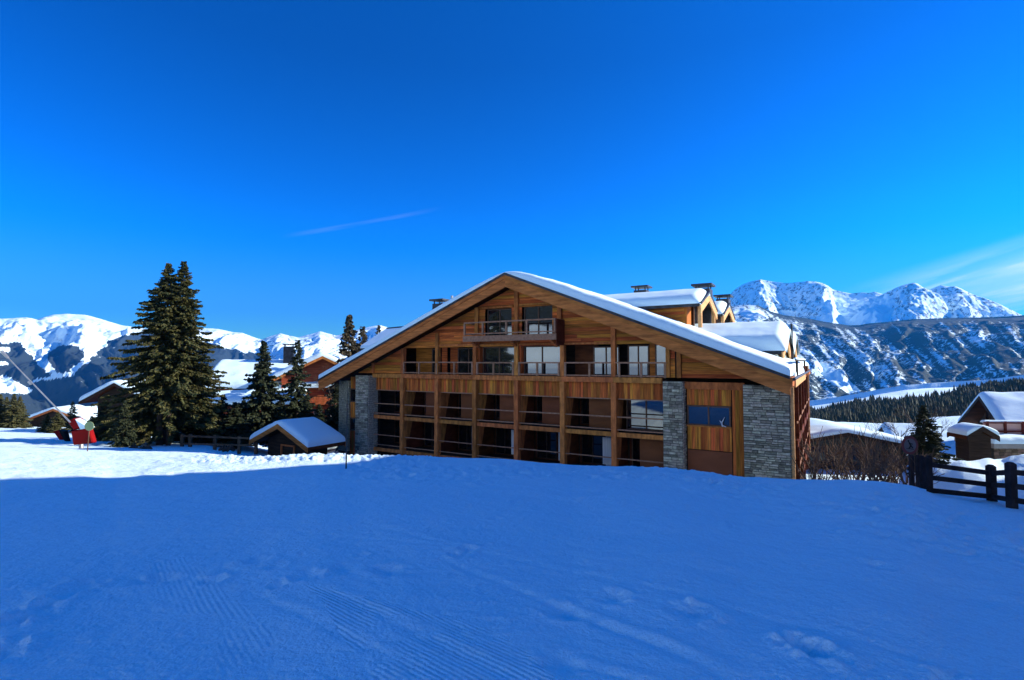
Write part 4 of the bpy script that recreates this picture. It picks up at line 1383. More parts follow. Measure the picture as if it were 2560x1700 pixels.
# --- red-orange chalet behind the dark spruces: three stepped volumes of one house
gzr = -9.8
cA = PT(806, 893, 62)
ch = chalet('orange_chalet', (cA.x - 2.4, cA.y + 6.6, gzr), R(20), 9.0, 12, cA.z - gzr - 2.35, .5, 'orange red timber chalet with snowy roof rising behind the two dark spruces', 'chalet', wall='orange', over=1.0, snow=.45,
            wins=((-3.0, -1.4, 5.6, 7.2, 2), (.8, 2.4, 5.6, 7.2, 2), (-3.2, -1.4, 2.6, 4.2, 2), (.6, 2.4, 2.6, 4.2, 2)), side_wins=((-3, -1, 3, 4.6, 2),), balcony=((-4.2, 4.2, 4.9), (-4.2, 4.2, 2.0)), barge='beam')
b = MB(); 
for xx in (-2.6, -.9, 1.0):
    bb = MB(); bb.box(xx, xx + .9, -6.06, -6.02, 5.15 - 2.2, 6.3 - 2.2); bb.obj('curtain', M['white'], ch)
cB = PT(690, 905, 66)
chb = chalet('orange_chalet', (cB.x, cB.y + 2, gzr), R(104), 12, 13, cB.z - gzr - 2.9, .42, 'long snow covered chalet roof with dark chimney between the two dark spruces', 'chalet', wall='orange', over=1.0, snow=.5,
             chim=((-1.6, -.6, -1.5, -.3, cB.z - gzr + 2.0, 'metal'),), side_wins=((-4, -2, 3.5, 5, 2), (1, 3, 3.5, 5, 2)), barge='beam')
cC = PT(610, 905, 60)
chc = chalet('orange_chalet', (cC.x, cC.y + 4, gzr), R(100), 9, 10, cC.z - gzr - 4.6, .45, 'lower snow roofed chalet wing with pale stone chimney beside the big spruce', 'chalet', wall='orange', over=1.0, snow=.5,
             chim=((1.6, 3.0, -4.2, -2.9, cC.z - gzr - .9, 'plaster'),), barge='beam')
# chalet gables left of the big spruce
p = PT(300, 985, 60)
chalet('dark_chalet', (p.x, p.y + 3, -9.5), R(10), 4.4, 8, p.z + 9.5 - .2, .6, 'dark chalet gable half hidden behind the left side of the big spruce', 'chalet', wall='darkwood', over=1.2, snow=.35, barge='darkwood')
p = PT(122, 1036, 80)
chalet('brown_chalet', (p.x, p.y + 3, -12.5), R(8), 7.6, 3.5, p.z + 12.5 - 1.0, .42, 'low brown chalet with a thin snow roof beyond the red padded snow gun', 'chalet', wall='darkwood', over=1.0, snow=.3, wins=((-2.5, -1, 1.5, 2.8, 2), (1, 2.5, 1.5, 2.8, 2)), barge='beam')
p = PT(245, 1020, 95)
chalet('small_chalet', (p.x, p.y, -13), R(-10), 3.6, 5, p.z + 13 - .9, .45, 'small snow roofed chalet glimpsed left of the big spruce branches', 'chalet', wall='plaster', over=.8, snow=.4)

# --- chalets on the right
RC = ROT + math.pi / 2            # gable turned to the left
rp = PT(2446, 990, 50)
e = (E1 * 7.3)
chR = chalet('dark_chalet', (rp.x + e.x, rp.y + e.y, -10.2), 0, 12.5, 12, rp.z + 10.2 - .22 - .44 * 6.25, .44, 'large dark timber chalet with a deep snow roof at the right edge', 'chalet', wall='darkwood', over=1.3, snow=.5, barge='darkwood',
             wins=((-3.5, -2.3, 4.0, 5.6, 1), (-1.2, -.2, 4.0, 5.8, 1), (1.0, 2.2, 4.0, 5.6, 1)))
# rotate so that local -y points to the left (-E1)
chR.rotation_euler[2] = R(-28) - math.pi / 2
p = PT(2466, 1068, 32.5)
pch = chalet('porch_hut', (p.x, p.y + 1.0, -8.2), R(-8), 1.25, 1.2, p.z + 8.2 - .62, .66, 'narrow dark porch with a pointed snowy gable in front of the dark chalet', 'porch', wall='darkwood', over=.28, snow=.14, barge='darkwood')
p = PT(2345, 1074, 60)
lw = chalet('low_chalet', (p.x, p.y + 3, -11), math.atan2(E1.y, E1.x) - math.pi / 2 + R(5), 9, 5.5, p.z + 11 - 2.0, .33, 'low chalet with a broad white snow roof left of the dark porch', 'chalet', wall='plaster', over=.8, snow=.6, barge='darkwood')
p = PT(2125, 1075, 47)
lc = chalet('low_chalet', (p.x, p.y + 3.5, -9.6), R(-10), 10, 7, p.z + 9.6 - 1.35, .20, 'low dark chalet with bumpy snow roof behind the bare bushes', 'chalet', wall='mortar', over=1.0, snow=.4,
            wins=((-3.4, -1.4, .6, 2.0, 2), (.6, 2.6, .6, 2.0, 2)), barge='darkwood')
# stone retaining wall with terrace, salmon wall and red railing
wl = PT(2484, 1120, 34); wr_ = PT(2640, 1122, 34)
tw = empty('terrace_wall', (wl.x, wl.y, -8), R(-3), 'brown stone retaining wall with snowy ledge and dark red railing at the right edge', 'terrace wall')
zo = 0
z_t = wl.z + 8
b = MB(); b.box(0, 9, 0, 3, -.5, z_t - .0); b.obj('wall_core', M['mortar'], tw)
rng2 = random.Random(8)
stones(tw, 0, 0, 4.0, z_t - 1.6, z_t - .02, 0, rng2, .16, .28, .25, .6, m='rubble')
b = MB(); b.box(-.15, 9.1, -.2, 3, z_t, z_t + .28); b.obj('ledge', M['plaster'], tw)
gable_snow(0, -.15, 9.1, -.22, 3, 4.5, z_t + .29, .0, .42, 'ledge_snow', tw, edge=.3, seed=5)
b = MB(); b.box(.8, 9, 1.6, 1.75, z_t + .3, z_t + 1.45); b.obj('parapet', M['salmon'], tw)
for k in range(7):
    b = MB(); b.box(.85 + k * 1.15, .97 + k * 1.15, 1.46, 1.58, z_t + .3, z_t + 1.55); b.obj('railing_post', M['railred'], tw)
for zz_ in (.85, 1.42):
    b = MB(); b.box(.6, 9, 1.40, 1.46, z_t + zz_, z_t + zz_ + .1); b.obj('rail', M['railred'], tw)
gable_snow(0, .7, 9, 1.5, 1.85, 4.5, z_t + 1.46, .0, .16, 'parapet_snow', tw, edge=.12, seed=6)

# --- unseen chalet-like block, added and its outline shaped to shade the foreground
AZ = Vector((sunv.x, sunv.y, 0)).normalized(); PE = Vector((-AZ.y, AZ.x, 0))   # PE: across the sun direction
if PE.y < 0:
    PE = -PE
te = math.tan(SUN_EL)
X0 = 34.0


def caster_pt(x, y, zg, dist_along):
    """height over the point on the caster plane whose shadow tip falls on ground point"""
    P_ = Vector((x, y, 0)); w_ = P_.dot(PE); a_ = P_.dot(AZ)
    return w_, zg + (dist_along - a_) * te


edge_pts = [(-40, 1200), (0, 1196), (250, 1191), (500, 1181), (700, 1166), (850, 1156), (925, 1147), (962, 1140)]
prof_ = []
for (px_, py_) in edge_pts:
    # find the ground point on this sight line
    for Yd in np.arange(3, 24, .02):
        xx = (px_ - 1280) / F * Yd
        if -(gz(xx, Yd)) / Yd * F + 905 < py_:
            break
    prof_.append(caster_pt(xx, Yd, gz(xx, Yd), X0))
wmax = 20.75
ztail = prof_[-1][1] - .25
poly = [(w_, z_) for w_, z_ in prof_] + [(wmax, ztail), (wmax, -9)]
w0, z0 = prof_[0]
poly = [(-38, -9), (-38, z0 - 6), (-16, z0 + 5.5), (w0 - 8, z0 + 3.0)] + poly
big = empty('shade_caster', (AZ * X0), math.atan2(PE.y, PE.x), 'chalet shaped shade caster added out of view to darken the foreground', 'chalet')
b = MB()
# local x = PE, local y = away (perp); profile in (x,z), depth along -AZ...
b.prism_y([(x, z_ - .25) for x, z_ in poly], -14, -0.2)
b.obj('wall', M['orange'], big)
top = [q for q in poly if q[1] > -8.9]
for i in range(len(top) - 1):
    (xa, za), (xb, zb_) = top[i], top[i + 1]
    b = MB(); b.add([(xa, -14.8, za - .24), (xb, -14.8, zb_ - .24), (xb, 0, zb_ - .24), (xa, 0, za - .24), (xa, -14.8, za), (xb, -14.8, zb_), (xb, 0, zb_), (xa, 0, za)],
                    [(0, 3, 2, 1), (4, 5, 6, 7), (0, 1, 5, 4), (1, 2, 6, 5), (2, 3, 7, 6), (3, 0, 4, 7)]); b.obj('roof', M['roofsnow'], big)
for k in range(7):
    for zz_ in (0, 3.2, 6.2):
        window(big, 0, -30 + k * 6.5, -28 + k * 6.5, zz_, zz_ + 1.7, -14.02, 2, glass='glass2')

# ------------------------------------------------------------ vegetation


def foliage_mat(name, c1, c2, c3):
    m = bpy.data.materials.new(name); m.use_nodes = True
    nt = m.node_tree; b = nt.nodes['Principled BSDF']
    b.inputs['Roughness'].default_value = .7; b.inputs['Specular IOR Level'].default_value = .15
    tcn = NN(nt, 'ShaderNodeTexCoord')
    n = NN(nt, 'ShaderNodeTexNoise', i_Scale=1.1, i_Detail=3.0); nt.links.new(tcn.outputs['Object'], n.inputs['Vector'])
    n2 = NN(nt, 'ShaderNodeTexNoise', i_Scale=5.0, i_Detail=2.0); nt.links.new(tcn.outputs['Object'], n2.inputs['Vector'])
    cr = NN(nt, 'ShaderNodeMapRange'); cr.inputs[1].default_value = .42; cr.inputs[2].default_value = .62; nt.links.new(n.outputs[0], cr.inputs[0])
    mx = NN(nt, 'ShaderNodeMix', data_type='RGBA'); mx.inputs[6].default_value = (*c1, 1); mx.inputs[7].default_value = (*c2, 1); nt.links.new(cr.outputs[0], mx.inputs[0])
    cr2 = NN(nt, 'ShaderNodeMapRange'); cr2.inputs[1].default_value = .50; cr2.inputs[2].default_value = .68; nt.links.new(n2.outputs[0], cr2.inputs[0])
    mx2 = NN(nt, 'ShaderNodeMix', data_type='RGBA'); mx2.inputs[7].default_value = (*c3, 1); nt.links.new(mx.outputs[2], mx2.inputs[6]); nt.links.new(cr2.outputs[0], mx2.inputs[0])
    nt.links.new(mx2.outputs[2], b.inputs['Base Color'])
    return m


M['spruce'] = foliage_mat('spruce_needles', (0.034, 0.046, 0.018), (0.082, 0.080, 0.024), (0.11, 0.090, 0.032))
M['spruce_dark'] = foliage_mat('dark_spruce_needles', (0.022, 0.034, 0.018), (0.045, 0.055, 0.024), (0.060, 0.060, 0.028))
M['larch'] = foliage_mat('brownish_conifer', (0.055, 0.050, 0.026), (0.10, 0.078, 0.038), (0.14, 0.095, 0.055))
M['olive'] = foliage_mat('olive_shrub', (0.06, 0.07, 0.028), (0.10, 0.095, 0.035), (0.13, 0.11, 0.045))


def spruce_mesh(H, Rm, seed, nb=220, spray=26, low=.06, leaders=((0, 0),), size=.36, droop=.25, shape=.85, asym=0, bare=0.0, wscale=1.0):
    """returns V, F for a crown of needle sprays hung on branches, and a branch/trunk mesh"""
    rg = np.random.RandomState(seed)
    Vs = []; tb = MB()
    for li, (lx, ly, lh, lr) in enumerate(leaders):
        Hh = H * lh
        segs = 6
        for k in range(segs):
            za, zb_ = Hh * k / segs, Hh * (k + 1) / segs
            fr = lambda q: max(.02, .022 * H * (1 - q) ** .9 * (1 if li == 0 else .8))
            tb.tube((lx * min(1, za / Hh * 2.5), ly, za), (lx * min(1, zb_ / Hh * 2.5), ly, zb_), fr(k / segs), fr((k + 1) / segs), 7, False)
        n = int(nb * lh * lr)
        for i in range(n):
            q = low + (1 - low) * (i + rg.rand()) / n
            q = 1 - (1 - q) ** 1.12
            z = Hh * q
            az_ = rg.rand() * 2 * np.pi
            env = Rm * lr * min(1.0, (1 - q) ** shape * 1.15 + .015) * (1.0 if q > .16 else (.72 + .28 * q / .16))
            L = env * (.45 + .62 * rg.rand() ** .8) * (1 + asym * math.cos(az_ - 2.9))
            if rg.rand() < .10:
                L *= 1.32
            if L < .15:
                L = .15
            dx, dy = math.cos(az_), math.sin(az_)
            up = .35 * (q - .35) + .10 * rg.randn()
            ns = max(5, int(spray * L / Rm * 1.3))
            t = np.sort(rg.rand(ns)) ** .8
            t = .12 + .88 * t
            bz = z + L * (up * t - droop * t * t + .16 * np.maximum(t - .75, 0) * 4 * droop * 2)
            bxs = lx * min(1, q * 2.5) + dx * L * t; bys = ly + dy * L * t
            # side spread narrows to the tip
            if i % 3 == 0:
                tb.tube((lx * min(1, q * 2.5), ly, z), (float(bxs[-1]), float(bys[-1]), float(bz[-1])), .012 * H / 10 * 1.5, .004, 3, False)
            for rep in range(2):
                sgn = rg.choice([-1, 1], ns)
                angs = az_ + sgn * (.55 + .5 * rg.rand(ns))
                ln = size * (.55 + .8 * rg.rand(ns)) * (1.15 - .5 * t) * (0.6 + .6 * min(1, L / 2.0))
                wd = ln * (.26 + .15 * rg.rand(ns)) * wscale
                ddx = np.cos(angs) * ln; ddy = np.sin(angs) * ln; ddz = -ln * (.25 + .5 * rg.rand(ns)) + ln * .15 * rg.randn(ns)
                # width vector roughly perpendicular in the horizontal plane with tilt
                px_ = -np.sin(angs) * wd; py_ = np.cos(angs) * wd; pz_ = wd * rg.randn(ns) * .7
                A = np.stack([bxs, bys, bz], 1)
                Dv = np.stack([ddx, ddy, ddz], 1); Pv = np.stack([px_, py_, pz_], 1)
                quad = np.stack([A, A + Dv * .45 + Pv, A + Dv, A + Dv * .45 - Pv], 1)
                Vs.append(quad.reshape(-1, 3))
                # hanging curtain sprig
                if rep == 0:
                    D2 = np.stack([dx * ln * .3, dy * ln * .3, -ln * (.5 + .5 * rg.rand(ns))], 1)
                    P2 = np.stack([dx * wd, dy * wd, 0 * wd], 1)
                    quad = np.stack([A, A + D2 * .5 + P2, A + D2, A + D2 * .5 - P2], 1)
                    Vs.append(quad.reshape(-1, 3))
    V = np.concatenate(Vs)
    Fq = np.arange(len(V)).reshape(-1, 4)
    return V, Fq, tb


TREEM = {}


def tree(name, px_, Y, base_z, top_py, kindkey, label, cat='spruce', group=None, mname='spruce', rot=0, H=None, wide=1.0, make=None):
    x = (px_ - 1280) / F * Y
    top = PT(px_, top_py, Y).z
    Ht = top - base_z
    e = empty(name, (x, Y, base_z), rot, label, cat, group)
    key = (kindkey, mname)
    if key not in TREEM:
        V, Fq, tb = make()
        o1 = tb.obj('trunk', M['trunk'], e)
        o2 = np_obj('crown', V, Fq, M[mname], e, smooth=False)
        TREEM[key] = (o1.data, o2.data, float(V[:, 2].max()))
        h0 = TREEM[key][2]
    else:
        h0 = TREEM[key][2]
        for nm, md in (('trunk', TREEM[key][0]), ('crown', TREEM[key][1])):
            o = bpy.data.objects.new(nm, md); COL.objects.link(o); o.parent = e
    k = Ht / h0
    e.scale = (k * wide, k * wide, k)
    return e


mkA = lambda: spruce_mesh(12, 3.0, 21, nb=300, spray=26, leaders=((0, 0, 1, 1),), size=.40)
mkB = lambda: spruce_mesh(12, 3.2, 33, nb=240, spray=24, leaders=((0, 0, 1, 1),), size=.44, droop=.35)
mkC = lambda: spruce_mesh(12, 2.3, 45, nb=230, spray=22, leaders=((0, 0, 1, 1),), size=.36, shape=.7)
mkBig = lambda: spruce_mesh(14.8, 4.7, 5, nb=600, spray=105, low=.12, leaders=((0, 0, .985, 1.0), (0.95, .4, 1.0, .85)), size=.27, droop=.26, shape=.86, asym=.10, wscale=.72)

tree('big_spruce', 416, 40, PT(416, 1120, 40).z, 650, 'big', 'tall broad spruce with two tops left of the hotel', mname='spruce', make=mkBig)
tree('spruce_tree', 316, 35.5, PT(316, 1124, 35.5).z, 1000, 'B', 'small dark spruce with a bare trunk under the big spruce left side', mname='spruce_dark', make=mkB, wide=1.0)
tree('spruce_tree', 660, 47, PT(660, 1112, 47).z, 851, 'A', 'left of the two slim dark spruces before the orange chalet', mname='spruce_dark', make=mkA, group='dark spruces before the orange chalet', wide=1.12)
tree('spruce_tree', 744, 49, PT(744, 1112, 49).z, 849, 'C', 'right and slimmer of the two dark spruces before the orange chalet', mname='spruce_dark', make=mkC, group='dark spruces before the orange chalet')
tree('spruce_tree', 560, 46, PT(560, 1112, 46).z, 985, 'B', 'low black spruce filling the gap right of the big spruce', mname='spruce_dark', make=mkB, wide=1.7)
tree('spruce_tree', 505, 44, PT(505, 1112, 44).z, 950, 'A', 'dark spruce standing against the right flank of the big spruce', mname='spruce_dark', make=mkA, wide=1.5, rot=1)
tree('spruce_tree', 612, 50, PT(612, 1108, 50).z, 1000, 'A', 'low dark spruce left of the hut roof', mname='spruce_dark', make=mkA, wide=1.8, rot=2)
tree('spruce_tree', 702, 50, PT(702, 1108, 50).z, 985, 'B', 'low dark spruce between the two slim spruces', mname='spruce_dark', make=mkB, wide=1.6, rot=3)
tree('spruce_tree', 800, 52, PT(800, 1100, 52).z, 1010, 'A', 'low dark spruce behind the hut next to the hotel corner', mname='spruce_dark', make=mkA, wide=1.7, rot=4)
tree('spruce_tree', 462, 46, PT(462, 1110, 46).z, 930, 'B', 'dark spruce directly behind the right half of the big spruce', mname='spruce_dark', make=mkB, wide=1.5, rot=2.5)
tree('spruce_tree', 590, 43, PT(590, 1112, 43).z, 1005, 'A', 'low black spruce between the rail fence and the hut', mname='spruce_dark', make=mkA, wide=2.0, rot=4.5)
tree('spruce_tree', 268, 43, PT(268, 1108, 43).z, 1000, 'A', 'low dark spruce at the left foot of the big spruce', mname='spruce_dark', make=mkA, wide=2.0, rot=1.5)
tree('spruce_tree', 770, 47, PT(770, 1108, 47).z, 985, 'B', 'dark spruce rising right behind the hut roof ridge', mname='spruce_dark', make=mkB, wide=1.5, rot=5.5)
tree('spruce_tree', 350, 44, PT(350, 1110, 44).z, 985, 'A', 'dark bushy spruce behind the trunk of the small spruce', mname='spruce_dark', make=mkA, wide=1.8, rot=5)
tree('spruce_tree', 845, 50, PT(845, 1105, 50).z, 960, 'C', 'dark spruce squeezed against the hotel left stone pillar', mname='spruce_dark', make=mkC, wide=1.5, rot=6)
tree('conifer', 872, 60, -9.5, 786, 'A', 'tall brownish conifer rising behind the left roof slope', 'conifer', mname='larch', make=mkA, wide=.95, rot=2.2)
tree('conifer', 906, 66, -9.5, 815, 'C', 'slim conifer just right of the tall brownish conifer', 'conifer', mname='larch', make=mkC, wide=1.0)
tree('conifer', 946, 75, -9.5, 812, 'C', 'small distant conifer tip above the hotel left roof edge', 'conifer', mname='larch', make=mkC, wide=.7, rot=1)
for i, (px_, Y, ty, wd, lb) in enumerate(((6, 70, 985, 1.0, 'leftmost sunlit fir of the hedge at the left edge'), (22, 72, 992, 1.0, 'second sunlit fir of the hedge at the left edge'), (40, 70, 984, 1.0, 'middle tallest fir of the hedge at the left edge'),
                                           (55, 73, 990, .9, 'rightmost sunlit fir of the hedge at the left edge'), (-14, 70, 982, 1.1, 'fir cut by the left picture edge in the hedge'))):
    tree('fir_tree', px_, Y, PT(px_, 1072, Y).z, ty, 'A', lb, 'fir', mname='olive', make=mkA, wide=1.35 * wd, rot=i, group='sunlit firs at the left edge')
tree('conifer', 187, 60, PT(187, 1095, 60).z, 1003, 'C', 'small sunlit olive conifer above the snow gun pad', 'conifer', mname='olive', make=mkC, wide=1.2, rot=3)
tree('conifer', 150, 56, PT(150, 1095, 56).z, 1030, 'B', 'round dark bush left of the snow gun pad', 'shrub', mname='olive', make=mkB, wide=1.9, rot=4)
tree('conifer', 125, 58, PT(125, 1092, 58).z, 1035, 'A', 'low olive shrub beside the brown chalet', 'shrub', mname='olive', make=mkA, wide=1.8, rot=6)
tree('conifer', 235, 55, PT(235, 1098, 55).z, 1040, 'A', 'snow dusted shrub right of the snow gun pad', 'shrub', mname='spruce_dark', make=mkA, wide=2.0, rot=5)
tree('spruce_tree', 2303, 33, PT(2303, 1180, 33).z, 1012, 'A', 'dark spruce in front of the bare birch behind the fence corner', mname='spruce_dark', make=mkA, wide=1.5, rot=1)
# spruces uphill to the left, seen only mirrored in the windows
for i in range(9):
    xx = -62 + 3.5 * (i % 3); yy = 4 + i * 5.0
    z_ = gz(xx, yy)
    tt_ = empty('spruce_tree', (xx, yy, z_), i, 'spruce uphill left of the viewpoint, ' + ['nearest the fall line', 'second up', 'third up', 'fourth up', 'middle one', 'sixth up', 'seventh up', 'eighth up', 'farthest up'][i] + ' of its row', 'spruce', 'spruces on the slope outside the picture')
    tt_.scale = (1.3, 1.3, 1.25)
    for nm, md in (('trunk', TREEM[('A', 'spruce_dark')][0]), ('crown', TREEM[('A', 'spruce_dark')][1])):
        o = bpy.data.objects.new(nm, md); COL.objects.link(o); o.parent = tt_

# bare deciduous shrubs and birches


def bare_plant(H, seed, stems=7, spread=.5, r=.018, depth=4, fan=.5):
    rg = random.Random(seed); tb = MB()

    def grow(p, d, L, r_, dep):
        q = p + d * L
        tb.tube(p, q, r_, r_ * .7, 4 if dep > 2 else 3, False)
        if dep == 0:
            return
        for k in range(rg.choice((2, 2, 3))):
            nd = (d + Vector((rg.gauss(0, fan), rg.gauss(0, fan), rg.gauss(.08, fan * .6)))).normalized()
            grow(p + (q - p) * rg.uniform(.55, 1), nd, L * rg.uniform(.6, .85), r_ * .62, dep - 1)
    for s in range(stems):
        d = Vector((rg.gauss(0, spread), rg.gauss(0, spread), 1)).normalized()
        grow(Vector((rg.uniform(-.3, .3), rg.uniform(-.3, .3), 0)), d, H * .34, r, depth)
    return tb


BM = []
for i in range(4):
    tb = bare_plant(3.4, 50 + i, stems=5, spread=.30, r=.036, depth=3, fan=.40)
    me = bpy.data.meshes.new('stems'); me.from_pydata(tb.v, [], tb.f); me.materials.append(M['twig']); BM.append(me)
bl = [(2035, 24, 1062, 'bare bush touching the hotel right corner'), (2068, 27, 1040, 'tall bare bush just right of the hotel corner'), (2105, 23, 1085, 'low bare bush before the low dark chalet'),
      (2135, 26, 1050, 'bare bush at the middle of the bush row'), (2165, 24, 1075, 'bare bush with crooked stems right of the row middle'), (2195, 22, 1088, 'spiky bare bush leaning towards the round sign'), (2232, 25, 1062, 'dense bare bush left of the round sign'),
      (2262, 23, 1095, 'low bare bush beneath the round sign'), (2215, 30, 1040, 'tall bare bush behind the round sign'), (2085, 31, 1050, 'bare bush deep behind the hotel corner bush'), (2248, 28, 1070, 'leafy bare bush at the fence corner'), (2150, 30, 1060, 'bare bush behind the row before the chalet windows')]
for i, (px_, Y, ty, lb) in enumerate(bl):
    x = (px_ - 1280) / F * Y
    zb_ = gz(x, Y) - .1
    e = empty('bare_bush', (x, Y, zb_), i * 1.3, lb, 'bush', 'bare bushes right of the hotel')
    k = 1.22 * (PT(px_, ty, Y).z - zb_) / 3.6
    e.scale = (k * .9, k * .9, k)
    o = bpy.data.objects.new('stems', BM[i % 4]); COL.objects.link(o); o.parent = e
BT = bare_plant(9, 77, stems=2, spread=.12, r=.09, depth=6, fan=.36)
mbt = bpy.data.meshes.new('branches'); mbt.from_pydata(BT.v, [], BT.f); mbt.materials.append(M['twig'])
for (px_, Y, by, ty, lb, wd) in ((2300, 44, 1120, 948, 'tall bare birch behind the dark spruce', 1.2), (2240, 50, 1120, 1005, 'bare tree with fuzzy crown left of the dark spruce', 1.5), (2345, 48, 1110, 1010, 'bare tree just right of the dark spruce', 1.1),
                                 (838, 58, 1080, 815, 'thin leafless tree left of the brownish conifer', .6), (2180, 46, 1120, 1015, 'bare tree above the low dark chalet roof', 1.2)):
    x = (px_ - 1280) / F * Y; zb_ = PT(px_, by, Y).z
    e = empty('bare_tree', (x, Y, zb_), px_, lb, 'tree', 'leafless trees')
    k = (PT(px_, ty, Y).z - zb_) / 11.5
    e.scale = (k * wd, k * wd, k)
    o = bpy.data.objects.new('branches', mbt); COL.objects.link(o); o.parent = e

# far forest band on the shoulder: one mass of small conifers
rg = np.random.RandomState(9)


def far_forest(name, pts, m, hmin, hmax):
    n = len(pts)
    h = rg.uniform(hmin, hmax, n); r = h * rg.uniform(.16, .24, n)
    V = []; Fc = []
    tiers = 3; k = 5
    base = 0
    allV = []; allF = []
    for ti in range(tiers):
        zb_ = pts[:, 2] + h * (.05 + .28 * ti); zt = pts[:, 2] + h * (.55 + .225 * ti); rr_ = r * (1 - .27 * ti)
        ang = rg.rand(n)[:, None] * 6.28 + np.arange(k)[None] * 2 * np.pi / k
        rx = rr_[:, None] * rg.uniform(.7, 1.3, (n, k))
        ring = np.stack([pts[:, 0][:, None] + np.cos(ang) * rx, pts[:, 1][:, None] + np.sin(ang) * rx, zb_[:, None] + 0 * ang - rg.rand(n, k) * h[:, None] * .06], -1)
        tip = np.stack([pts[:, 0], pts[:, 1], zt], -1)[:, None]
        vv = np.concatenate([ring, tip], 1)
        off = base + np.arange(n)[:, None] * (k + 1)
        f = np.stack([np.stack([off[:, 0] + j, off[:, 0] + (j + 1) % k, off[:, 0] + k], -1) for j in range(k)], 1).reshape(-1, 3)
        allV.append(vv.reshape(-1, 3)); allF.append(f); base += n * (k + 1)
    o = np_obj(name, np.concatenate(allV), np.concatenate(allF), m, None, smooth=False, kind='stuff')
    return o


me = shoulder.data
nvs = len(me.vertices); co = np.zeros(nvs * 3, np.float32); me.vertices.foreach_get('co', co); co = co.reshape(-1, 3)
qx, qy = project((co[:, 0], co[:, 1], co[:, 2]))
# forest zone below the ridge line, with an open glade
idx = rg.randint(0, nvs, 45000)
P3 = co[idx] + np.concatenate([rg.uniform(-4, 4, (45000, 2)), np.zeros((45000, 1))], 1)
qx, qy = project((P3[:, 0], P3[:, 1], P3[:, 2]))
rl = np.interp(qx, [2022, 2120, 2180, 2260, 2300, 2360, 2420, 2480, 2560, 3000], [1042, 1027, 1017, 1006, 1004, 994, 988, 980, 974, 935])
rad = np.hypot(P3[:, 0], P3[:, 1])
keep = (qx > 1900) & (qx < 2900) & (rad < 610) & (rad > 235)
keep &= (qy > rl + 14 * fbm(qx / 28., qy * 0, 3)) | ((rg.rand(45000) < .015) & (qy > rl - 12))
gl = inpoly(qx, qy + 4 * fbm(qx / 12., qy / 12., 2), [(2180, 1010), (2240, 990), (2290, 985), (2400, 988), (2395, 1004), (2300, 1012), (2240, 1022)])
keep &= ~(gl & (rg.rand(45000) < .96))
P3 = P3[keep]
ff = far_forest('far_forest', P3[:16000], M['spruce_dark'], 4.5, 8.5)
ff['label'] = 'dark conifer forest below the snowy ridge on the right'; ff['category'] = 'forest'

# ------------------------------------------------------------ fences, poles, signs, snow gun


def fence_post(root, x, y, z0, z1, w=.16, m='fence'):
    b = MB(); b.box(x - w / 2, x + w / 2, y - w / 2, y + w / 2, z0 - .4, z1)
    # chamfered head
    b.add([(x - w / 2, y - w / 2, z1 + .001), (x + w / 2, y - w / 2, z1 + .001), (x + w / 2, y + w / 2, z1 + .001), (x - w / 2, y + w / 2, z1 + .001), (x - w / 4, y - w / 4, z1 + .05), (x + w / 4, y - w / 4, z1 + .05), (x + w / 4, y + w / 4, z1 + .05), (x - w / 4, y + w / 4, z1 + .05)],
          [(4, 5, 6, 7), (0, 1, 5, 4), (1, 2, 6, 5), (2, 3, 7, 6), (3, 0, 4, 7)])
    return b.obj('post', M[m], root)


def beam_between(root, p, q, h, t, m, name='rail'):
    p = Vector(p); q = Vector(q); d = (q - p); dxy = Vector((d.x, d.y, 0)).normalized(); nrm = Vector((-dxy.y, dxy.x, 0)) * t / 2; up = Vector((0, 0, h / 2))
    b = MB()
    vs = [p - nrm - up, q - nrm - up, q + nrm - up, p + nrm - up, p - nrm + up, q - nrm + up, q + nrm + up, p + nrm + up]
    b.add([tuple(v) for v in vs], [(0, 3, 2, 1), (4, 5, 6, 7), (0, 1, 5, 4), (1, 2, 6, 5), (2, 3, 7, 6), (3, 0, 4, 7)])
    return b.obj(name, M[m], root)


# right fence: photo posts (px, base py, top py, depth, width)
FP = [(2281, 1203, 1140, 22.0), (2296, 1212, 1141, 20.0), (2308, 1221, 1143, 17.6), (2325, 1237, 1143, 15.2)]
fr1 = empty('post_row', (0, 0, 0), 0, 'row of four dark timber posts receding at the left end of the roadside fence', 'fence')
for (px_, by, ty, Y) in FP:
    pb = PT(px_, by, Y); pt = PT(px_, ty, Y)
    fence_post(fr1, pb.x, pb.y, pb.z, pt.z, .115)
FR = [(2325, 1237, 1143, 15.2), (2480, 1252, 1166, 15.0), (2530, 1262, 1160, 13.6), (2700, 1290, 1172, 12.6)]
fr2 = empty('rail_fence', (0, 0, 0), 0, 'dark timber rail fence with three rails beside the snowy road on the right', 'fence')
pts = []
for i, (px_, by, ty, Y) in enumerate(FR):
    pb = PT(px_, by, Y); pt = PT(px_, ty, Y); pts.append((pb, pt))
    if i:
        fence_post(fr2, pb.x, pb.y, pb.z, pt.z, .17)
for (i, j) in ((0, 1), (1, 2), (2, 3)):
    for a_, c_ in (((2325, 1160), (2480, 1172)), ((2325, 1192), (2480, 1204)), ((2325, 1226), (2480, 1242))):
        f_ = {0: .80, 1: .46, 2: .12}[[1160, 1192, 1226].index(a_[1])]
        p = pts[i][0].lerp(pts[i][1], f_); q = pts[j][0].lerp(pts[j][1], f_)
        beam_between(fr2, p, q, .13, .09, 'fence')

# round prohibition sign behind the post row
sp_ = PT(2274, 1113, 19.0)
sg = empty('round_sign', (sp_.x, sp_.y, PT(2274, 1195, 19).z - .4), R(8), 'round red rimmed prohibition sign standing left of the fence posts', 'sign')
zc = sp_.z - sg.location.z
b = MB(); b.tube((0, .03, 0), (0, .03, zc), .03, .03, 8); b.obj('sign_pole', M['fence'], sg)


